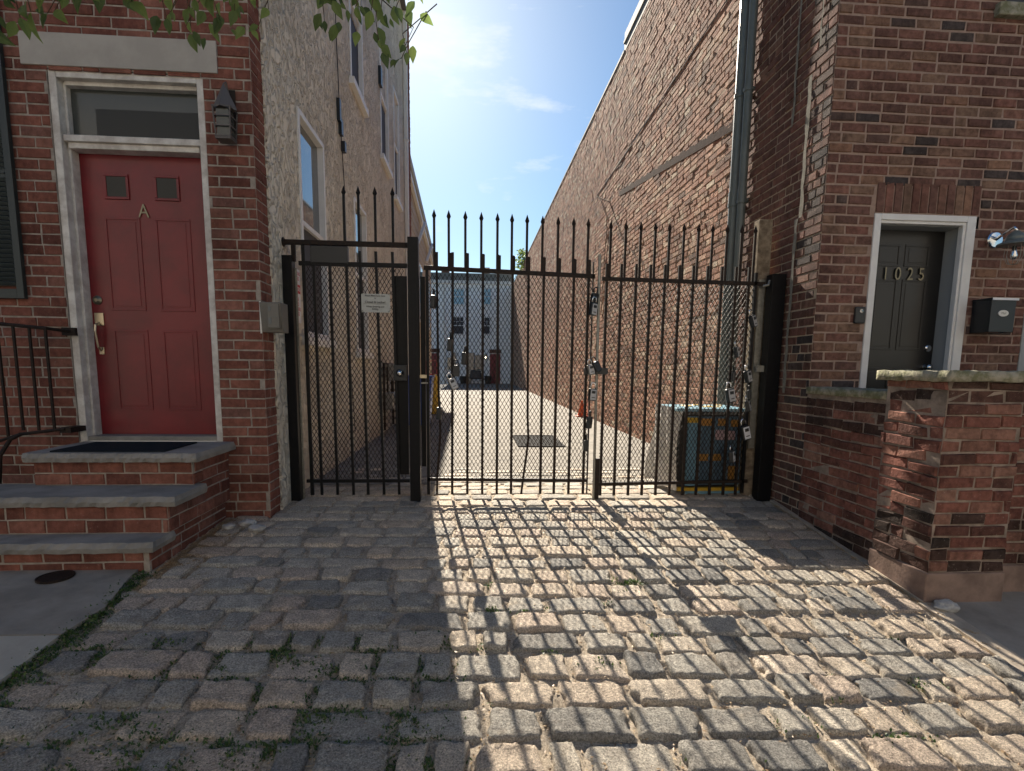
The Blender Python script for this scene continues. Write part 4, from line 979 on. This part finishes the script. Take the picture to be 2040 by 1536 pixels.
lockbox(2.60, 1.02, 'small dark lock box directly below the tilted one by the wooden post', 60, -6, 'black', .8)
lockbox(2.585, .92, 'black lock box aslant above the top of the wrapped box', 50, -15, 'grey', .95)
lockbox(2.40, 1.03, 'large lock box with pale face above the blue wrapped box', 12, -12, 'grey', 1.15, y=4.94)
lockbox(2.565, .68, 'large lock box with white face tilted against the wrapped box corner', 14, -14, 'white', 1.2, y=4.94)
lockbox(2.455, .44, 'lowest lock box on the right leaf, black with white face', 50, -10, 'white', 1.0, y=4.94)

# ------------------------------------------------------------------ wrapped box behind the gate
kb = thing('wrapped_cabinet', 'blue and yellow printed cabinet half wrapped in silver foil behind the right gate leaf', 'cabinet', (2.25, 5.5, 0))
bx0, bx1, by0, by1, bh = 2.0, 2.66, 5.14, 5.72, .80
MB().box(bx0 + .03, bx1 - .03, by0 + .03, by1 - .03, .0, bh).build('carcass', 'kiosk_dark', kb)
mb = MB(); mb.box(bx0 - .02, bx1 + .05, by0 - .03, by1 + .03, bh, bh + .03); tp = mb.build('top_panel', 'lb', kb, bevel=.004)
mb = MB(); rw = random.Random(2)
for i in range(9):
    x = rw.uniform(bx0 + .2, bx1 - .05); y = rw.uniform(by0 + .1, by1 - .1); r = rw.uniform(.03, .07); mb.lathe((x, y, bh + .031), [(r, 0), (r * .8, .002 + .0006 * i), (.0005, .003 + .0006 * i)], n=9)
mb.build('top_print', 'yellow', tp)
mb = MB(); mb.box(bx0 + .10, bx0 + .20, by0 - .012, by0 + .03, .06, bh - .05); mb.build('blue_stripe', 'lb', kb)
mb = MB(); mb.box(bx0 + .22, bx1 - .01, by0 - .005, by0 + .03, .07, bh - .05); fp = mb.build('front_panel', 'db', kb)
def prints(rects, mat, name, y=by0 - .008):
    for (a, b, c, d) in rects: MB().box(a, b, y, y + .003, c, d).build(name, mat, fp)
prints([(bx0 + .23, bx0 + .36, .66, .73), (bx0 + .40, bx0 + .50, .66, .73), (bx0 + .53, bx0 + .61, .65, .72), (bx0 + .23, bx0 + .32, .31, .38), (bx0 + .36, bx0 + .45, .31, .38), (bx0 + .53, bx0 + .6, .12, .26)], 'orange_print', 'orange_print')
prints([(bx0 + .38, bx0 + .48, .52, .62), (bx0 + .50, bx0 + .58, .52, .61)], 'pink_print', 'pink_print')
mb = MB(); mb.box(bx0 + .06, bx0 + .22, by0 - .014, by0 - .011, .69, .74); mb.build('yellow_stripe', 'yellow', kb)
mb = MB(); mb.box(bx0 + .02, bx1 - .02, by0 - .02, by0 + .02, .01, .045); mb.build('base_band', 'yellow', kb); mb = MB(); mb.box(bx0 + .10, bx1, by0 - .025, by0 - .005, -.02, .009); mb.build('base_edge', 'lb', kb)
def drape():
    mb = MB(); nu, nv_ = 26, 22; vs = []
    for j in range(nv_ + 1):
        for i in range(nu + 1):
            s = i / nu; t = j / nv_
            # path: front-left corner -> left side, from top to ground
            y = by0 - .03 + s * (by1 - by0 + .05); x = bx0 - .03 - .05 * t - .035 * t * math.sin(s * 11 + t * 3) - .02 * math.sin(s * 23 + 5 * t)
            z = bh + .035 - t * (bh + .02) + .02 * math.sin(s * 9) * t
            if s < .25: x += (.25 - s) * .28
            vs.append((x, y, max(z, .01)))
    fs = [(j * (nu + 1) + i, j * (nu + 1) + i + 1, (j + 1) * (nu + 1) + i + 1, (j + 1) * (nu + 1) + i) for j in range(nv_) for i in range(nu)]
    mb.add(vs, fs); return mb
drape().build('foil_cover', 'foil', kb, smooth=True)

# ------------------------------------------------------------------ small things in the alley
bn = thing('recycling_bin', 'blue wheeled bin standing behind the middle gate post', 'bin', (-1.1, 11.2, 0))
mb = MB(); mb.add([(-1.40, 10.95, .03), (-.88, 10.95, .03), (-.88, 11.45, .03), (-1.40, 11.45, .03), (-1.46, 10.88, .98), (-.82, 10.88, .98), (-.82, 11.52, .98), (-1.46, 11.52, .98)], [(0, 3, 2, 1), (4, 5, 6, 7), (0, 1, 5, 4), (1, 2, 6, 5), (2, 3, 7, 6), (3, 0, 4, 7)]); mb.build('body', 'blue', bn, bevel=.02)
mb = MB(); mb.box(-1.48, -.80, 10.86, 11.54, .98, 1.03); mb.build('lid', 'blue', bn, bevel=.015)
for x in (-1.38, -.90): MB().lathe((x, 11.48, .10), [(.10, -.025), (.10, .025)], 'x', 16).build('wheel', 'black_plastic', bn)
ht = thing('hand_truck', 'red hand truck with white bars leaning beyond the blue bin', 'hand truck', (-1.2, 15.2, 0))
mb = MB(); mb.tube([(-1.35, 15.2, .1), (-1.3, 15.35, 1.35), (-1.0, 15.35, 1.4), (-.95, 15.2, .1)], .03)
for z in (.4, .7, 1.0): mb.bar((-1.33, 15.25, z), (-.97, 15.25, z), .03)
mb.build('frame', 'red_p', ht); MB().box(-1.35, -.95, 15.0, 15.2, .04, .07).build('toe_plate', 'label_white', ht)
yb = MB(); yb.lathe((-.98, 14.2, 0), [(.14, 0), (.15, .02), (.11, .6), (.05, .95), (.07, 1.0), (.0005, 1.02)], n=14)
tag(yb.build('yellow_bollard', 'yellow', base=(-.98, 14.2, 0)), 'short yellow bollard beyond the blue bin', 'bollard')
cn = thing('traffic_cone', 'orange traffic cone by the long brick wall, seen through the meeting stile', 'traffic cone', (2.74, 13.5, 0))
mb = MB(); mb.lathe((2.74, 13.5, .03), [(.11, 0), (.02, .38), (.0005, .38)], n=18); mb.build('cone', 'orange', cn); MB().box(2.60, 2.88, 13.36, 13.64, 0, .03).build('base', 'orange', cn, bevel=.01)

# ------------------------------------------------------------------ rear left lower house
lh = thing('low_house', 'lower tan sided house with grey sloping eave beyond the stucco house', 'house', (-3, 19, 0))
mb = MB(); mb.add([(-1.70, 14.27, 0), (-1.70, 22.5, 0), (-1.70, 22.5, 5.45), (-1.70, 14.27, 6.3), (-7, 14.27, 0), (-7, 22.5, 0), (-7, 22.5, 5.45), (-7, 14.27, 6.3)], [(0, 1, 2, 3), (1, 5, 6, 2), (3, 2, 6, 7), (5, 4, 7, 6)])
for i in range(26): z = .2 + i * .24; y2 = 22.48 if z < 5.4 else 14.27 + (6.3 - z) / .85 * 6.8; mb.box(-1.70, -1.685, 14.27, y2, z, z + .02) if y2 > 16 else None
mb.build('siding', 'clap', lh)
mb = MB(); mb.add([(-1.58, 14.27, 6.30), (-1.55, 22.9, 5.42), (-1.55, 22.9, 5.60), (-1.58, 14.27, 6.50), (-1.72, 14.27, 6.30), (-1.72, 22.9, 5.42), (-1.72, 22.9, 5.60), (-1.72, 14.27, 6.50)], [(0, 1, 2, 3), (4, 7, 6, 5), (0, 4, 5, 1), (3, 2, 6, 7), (1, 5, 6, 2), (0, 3, 7, 4)]); mb.build('eave', 'eave_grey', lh)
mb = MB(); mb.add([(-1.61, 14.27, 6.10), (-1.59, 22.8, 5.24), (-1.59, 22.8, 5.36), (-1.61, 14.27, 6.24), (-1.69, 14.27, 6.10), (-1.69, 22.8, 5.24), (-1.69, 22.8, 5.36), (-1.69, 14.27, 6.24)], [(0, 1, 2, 3), (4, 7, 6, 5), (0, 4, 5, 1), (3, 2, 6, 7), (1, 5, 6, 2), (0, 3, 7, 4)]); mb.build('trim_board', 'pipe_w', lh)
for y in (17.0, 20.0):
    MB().bar((-1.66, y, 4.9), (-1.52, y + .9, 5.7), .08).build('bracket', 'pipe_w', lh)
    f = MB().box(-1.70, -1.66, y + .3, y + 1.4, 2.6, 4.4).build('window', 'trim_r', lh); MB().box(-1.66, -1.655, y + .38, y + 1.32, 2.68, 4.32).build('pane', 'pane', f)

# ------------------------------------------------------------------ far row
YB = 42.0; K = YB / 30.0
def fz(z): return 1.2 + (z - 1.2) * K
fb = thing('white_rowhouse', 'pale grey painted row with red doors closing the far end of the alley', 'house', (0, YB, 0))
MB().box(-12, 2.88, YB, YB + 8, -.1, 7.62).build('wall', 'white_wall', fb)
MB().box(-12, 2.95, YB - .15, YB, 7.45, 7.68).build('cornice', 'trim_r', fb)
MB().box(-12, 2.95, YB - .05, YB + 8, 7.68, 8.22, taper=.0).build('roof', 'fascia', fb)
for (a, b) in ((-2.45, -1.85), (.75, 1.25)):
    MB().box(a, b, YB + 1, YB + 1.7, 8.22, 8.85).build('chimney', 'chim', fb)
def far_win(x0, x1, z0, z1, lit=False):
    f = MB(); y = YB; t = .06
    f.box(x0 - t, x1 + t, y - .05, y - .002, z0 - .10, z0).box(x0 - t, x1 + t, y - .05, y - .002, z1, z1 + .09).box(x0 - t, x0, y - .05, y - .002, z0, z1).box(x1, x1 + t, y - .05, y - .002, z0, z1)
    zm = (z0 + z1) / 2; f.box(x0, x1, y - .04, y - .01, zm - .03, zm + .03)
    for k in (1, 2): f.box(x0 + (x1 - x0) * k / 3 - .012, x0 + (x1 - x0) * k / 3 + .012, y - .03, y - .01, zm + .03, z1)
    f.box(x0, x1, y - .03, y - .01, (zm + z1) / 2 - .012, (zm + z1) / 2 + .012)
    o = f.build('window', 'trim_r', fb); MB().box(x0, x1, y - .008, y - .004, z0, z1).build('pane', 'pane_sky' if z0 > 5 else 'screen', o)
for (a, b, c, d) in ((-1.104, -.513, 4.588, 5.368), (-1.081, -.54, 3.014, 3.887), (.457, .922, 4.616, 5.40), (.464, .877, 3.037, 3.888)):
    far_win(a * K, b * K, fz(c), fz(d))
for (a, b) in ((.911, 1.48), (-2.4, -1.85), (-5.2, -4.4)):
    d = MB(); x0, x1 = a * K, b * K; d.box(x0, x1, YB - .05, YB - .002, .0, 2.25)
    for (p, q) in ((.12, .45), (.55, .88)):
        for (r, s) in ((.2, .9), (1.0, 1.7), (1.8, 2.05)): d.box(x0 + (x1 - x0) * p, x0 + (x1 - x0) * q, YB - .065, YB - .051, r, s)
    o = d.build('door', 'far_red', fb); MB().box(x0 - .06, x1 + .1, YB - .06, YB - .003, 2.25, 2.30).build('door_head', 'trim_r', fb); MB().box(x0 - .03, x1 + .05, YB - .03, YB - .002, 2.31, 2.6).build('lintel', 'chim', fb)
MB().box(-1.60 * K, -1.52 * K, YB - .12, YB - .02, 0, 7.4).build('downspout', 'pipe_w', fb)
for (x0, x1, z0, z1) in ((-1.42, -1.2, 1.1, 1.75), (-1.2, -.95, 1.3, 2.0), (-.35, .05, .9, 2.0), (.1, .45, 1.1, 1.9), (-.28, -.1, .3, .85)):
    MB().box(x0 * K, x1 * K, YB - .2, YB - .005, fz(z0), fz(z1)).build('meter_cabinet', 'grey_lock', fb, bevel=.02)
mb = MB(); mb.lathe((.665 * K, YB - .12, fz(1.68)), [(.10, 0), (.12, .3), (.02, .42)], n=8); lo = mb.build('lantern', 'brass', fb); MB().lathe((.665 * K, YB - .25, fz(1.72)), [(.0005, 0), (.05, .05), (.0005, .1)], n=8).build('bulb', 'lit', lo)
gb = thing('covered_grill', 'black covered grill in front of the far white wall', 'grill', (.15, 41, 0))
mb = MB(); mb.add([(-.3, 40.3, .35), (.65, 40.3, .35), (.65, 41, .35), (-.3, 41, .35), (-.2, 40.4, 1.0), (.55, 40.4, 1.0), (.55, 40.9, 1.0), (-.2, 40.9, 1.0)], [(0, 3, 2, 1), (4, 5, 6, 7), (0, 1, 5, 4), (1, 2, 6, 5), (2, 3, 7, 6), (3, 0, 4, 7)]); mb.build('cover', 'black_plastic', gb, bevel=.08)
for x in (-.22, .5):
    for y in (40.4, 40.9): MB().box(x, x + .05, y, y + .05, 0, .36).build('leg', 'galv', gb)
for i, (x, h) in enumerate(((-1.6, .6), (-.75, .55), (1.1, .6))):
    lab = ('dark planter tub left of the covered grill by the far wall', 'dark planter tub near the meter boxes of the far wall', 'dark planter tub between the grill and the right far door')[i]
    mb = MB(); mb.lathe((x, 41, 0), [(.2, 0), (.28, h), (.24, h), (.22, h - .05)], n=14); tag(mb.build('planter_tub', 'kiosk_dark', base=(x, 41, 0)), lab, 'planter', 'planter tubs at the far wall')

# ------------------------------------------------------------------ houses across the street (they throw warm light back)
op = thing('brick_rowhouse', 'sunlit brick row across the street behind the viewer, mirrored in the window panes', 'house', (0, -8, -1))
mb = MB(); mb.box(-16, 16, -9, -8, -1.1, 8); mb.build('wall', 'brick_far', op)
for i in range(10):
    for z in (.6, 4.2):
        x = -14.5 + i * 3.1; f = MB().box(x, x + 1.1, -8, -7.93, z, z + 1.9).build('window', 'trim_r', op); MB().box(x + .08, x + 1.02, -7.93, -7.92, z + .08, z + 1.82).build('pane', 'pane_dim', f)
MB().box(-16, 16, -8.2, -7.8, 8, 8.3).build('cornice', 'trim_r', op)
# ------------------------------------------------------------------ rocks, litter, weeds
for (x, y, s, lab) in ((-1.765, 4.28, .05, 'largest white rock in the corner between steps and brick wall'), (-1.655, 4.16, .047, 'flat white rock lying nearest the cobbles by the house corner'), (-1.88, 4.20, .035, 'small pale rock closest to the brick side of the steps'), (2.93, 3.0, .06, 'loose grey stone shard at the foot of the right pillar')):
    bm = bmesh.new(); bmesh.ops.create_icosphere(bm, subdivisions=3, radius=1); rw = random.Random(int(x * 100)); sx, sy, sz = s * 1.3, s, s * .6
    from mathutils import noise as mn
    mb = MB(); vs = []
    for v in bm.verts:
        k = 1 + .35 * mn.noise(v.co * 1.3 + Vector((x * 7, y * 3, 0))) + .1 * mn.noise(v.co * 4)
        vs.append((x + v.co.x * sx * k, y + v.co.y * sy * k, g(x, y) + .02 + v.co.z * sz * k))
    mb.add(vs, [tuple(v.index for v in f.verts) for f in bm.faces]); bm.free(); tag(mb.build('rock', 'rock', base=(x, y, g(x, y))), lab, 'rock', 'loose rocks')
rw = random.Random(21)
def litter():
    mb = MB()
    for i in range(24000):
        r_ = rw.random()
        if r_ < .62: x, y = rw.uniform(-2.0, 2.8), 1.3 + (rw.random() ** 1.3) * 3.4
        elif r_ < .80: x, y = 2.86 + rw.gauss(0, .03), rw.uniform(2.2, 4.8)
        else: x, y = -2.0 + abs(rw.gauss(0, .12)), rw.uniform(3.2, 4.45)
        L = rw.uniform(.004, .012); W_ = L * rw.uniform(.3, .6); a = rw.uniform(0, 6.28); z = g(x, y) + nzf(x, y) - .007 + rw.uniform(0, .006)
        c, s = math.cos(a), math.sin(a); mb.r = rw.random(); cu = rw.uniform(0, .004)
        q = [(-L, 0, cu), (0, -W_, 0), (L, 0, cu), (0, W_, 0)]
        mb.add([(x + p[0] * c - p[1] * s, y + p[0] * s + p[1] * c, z + p[2]) for p in q], [(0, 1, 2, 3)])
    tag(mb.build('leaf_litter', 'litter'), 'dry tan leaf litter and chips caught in the cobble joints', 'leaf litter', kind='stuff')
litter()
def weeds():
    mb = MB(); spots = []
    y = 1.4
    while y < 3.4: spots.append((-2.02 + .05 * math.sin(y * 3) + rw.gauss(0, .015), y, 70, .035)); y += .03
    for i in range(150): spots.append((rw.uniform(-1.95, -.1), rw.uniform(1.4, 2.7), 80, .045))
    for i in range(34): spots.append((rw.uniform(-.2, 2.8), rw.uniform(1.6, 3.6), 26, .035))
    for (x, y, n, sp_) in ((1.03, 3.3, 260, .05), (.12, 3.25, 60, .04), (.05, 2.6, 60, .05), (.62, 2.45, 220, .05), (2.2, 2.3, 260, .05), (1.75, 1.95, 240, .05), (.12, 2.95, 160, .04), (-.9, 2.2, 120, .07), (-1.3, 2.0, 140, .08), (-.5, 1.9, 90, .06)): spots.append((x, y, n, sp_))
    for (x, y, n, s) in spots:
        for i in range(n):
            px, py = x + rw.gauss(0, s), y + rw.gauss(0, s * .5); z = g(px, py) + nzf(px, py) - .012
            L = rw.uniform(.007, .017); a = rw.uniform(0, 6.28); t = rw.uniform(.2, 1.3); h = rw.uniform(.0, .014)
            d = Vector((math.cos(a) * math.cos(t), math.sin(a) * math.cos(t), math.sin(t))); sd_ = Vector((-math.sin(a), math.cos(a), 0)) * L * .35; b = Vector((px, py, z + h)); mb.r = rw.random()
            mb.add([b, b + d * L * .6 + sd_, b + d * L * 1.3, b + d * L * .6 - sd_], [(0, 1, 2, 3)])
    tag(mb.build('moss_and_weeds', 'weed'), 'green moss and tiny weeds growing in the cobble joints', 'weeds', kind='stuff')
weeds()

# ------------------------------------------------------------------ plants
def leaf(mb, p, d, n, L, W_, r):
    d = d.normalized(); s = d.cross(n).normalized(); n = s.cross(d); mb.r = r
    prof = [(0, .0, 0), (.15, .28, .02), (.35, .5, .0), (.6, .42, -.04), (.82, .2, -.12), (1, 0, -.22)]
    vs = []
    for (t, w_, cz) in prof:
        c = p + d * L * t + n * L * cz
        vs += [c + s * W_ * w_ + n * W_ * .15 * (w_ * 2), c, c - s * W_ * w_ + n * W_ * .15 * (w_ * 2)]
    fs = []
    for k in range(len(prof) - 1):
        a = k * 3; fs += [(a, a + 1, a + 4, a + 3), (a + 1, a + 2, a + 5, a + 4)]
    mb.add(vs, fs)
tr_ = thing('street_tree', 'leafy tree branch hanging in front of the left house at the top of the view', 'tree', (-3.6, .9, -.3))
mb = MB(); mb.tube([(-3.6, .9, -.35), (-3.58, .92, .6), (-3.5, .98, 1.6), (-3.3, 1.1, 2.6), (-3.1, 1.2, 3.3)], [.13, .11, .10, .085, .07], 12); mb.build('trunk', 'stem', tr_, smooth=True)
LB = MB(); TW = MB(); rw = random.Random(4)
TW.tube([(-3.2, 1.15, 2.95), (-2.4, 1.5, 3.05), (-1.5, 1.75, 2.95), (-.75, 1.9, 2.85), (-.25, 1.95, 2.72)], [.045, .035, .025, .014, .008], 8)
TW.tube([(-3.2, 1.15, 2.75), (-2.6, 1.3, 2.7), (-1.9, 1.55, 2.6), (-1.2, 1.7, 2.55)], [.03, .022, .014, .006], 8)
def zfloor(x):
    # lowest foliage height along the branch at y ~ 1.8
    pts = [(-2.4, 2.02), (-1.42, 2.08), (-1.30, 2.13), (-1.05, 2.17), (-.78, 2.15), (-.68, 2.24), (-.62, 2.27), (-.53, 2.27), (-.45, 2.20), (-.38, 2.20), (-.33, 2.14), (-.28, 2.10), (-.22, 2.12), (-.18, 2.18), (-.15, 2.3)]
    if x <= pts[0][0]: return pts[0][1]
    for (a, b), (c, d) in zip(pts, pts[1:]):
        if x <= c: return b + (d - b) * (x - a) / (c - a)
    return 9
for i in range(1050):
    x = -2.4 + 2.25 * rw.random() ** .95; y = 1.8 + rw.uniform(-.12, .18) + (.0 if x > -1 else -.1)
    base = zfloor(x) + (.02 if x > -.7 else .015); z = base + .06 + rw.random() ** 1.5 * .5
    if x > -.66 and x < -.5 and rw.random() < .85: continue
    p = Vector((x, y, z)); L = rw.uniform(.03, .068) * (1.15 if x < -1 else .85)
    d = Vector((rw.gauss(0, .45), rw.gauss(0, .3), -1 + rw.uniform(-.2, .5))); nrm = Vector((rw.gauss(0, .6), -1, rw.gauss(0, .5)))
    leaf(LB, p, d, nrm, L, L * .55, rw.random())
    if i % 2 == 0: TW.tube([p, p + Vector((rw.uniform(-.03, .03), .01, .06)), p + Vector((rw.uniform(-.1, .1), .02, .16))], [.0012, .0015, .002], 5)
TW.build('branches', 'stem', tr_, smooth=True); LB.build('foliage', 'leaf', tr_)

wpnt = thing('wall_shrub', 'small leafy shrub sprouting above the far end of the long brick wall', 'shrub', (2.85, 32, 7.3))
LB = MB(); 
for i in range(260):
    a = rw.random(); p = Vector((2.78 + rw.gauss(0, .18) * (1 - a * .5), 32 + rw.gauss(0, .3), 6.9 + a * 1.0)); leaf(LB, p, Vector((rw.gauss(0, 1), rw.gauss(0, 1), rw.gauss(-.2, .6))), Vector((rw.gauss(0, 1), -1, 1)), .16, .1, rw.random())
LB.build('foliage', 'leaf', wpnt); MB().tube([(2.95, 32, 7.2), (2.82, 32, 7.5), (2.78, 32, 7.95)], .015, 5).build('stem', 'stem', wpnt)
bpy.context.view_layer.update()
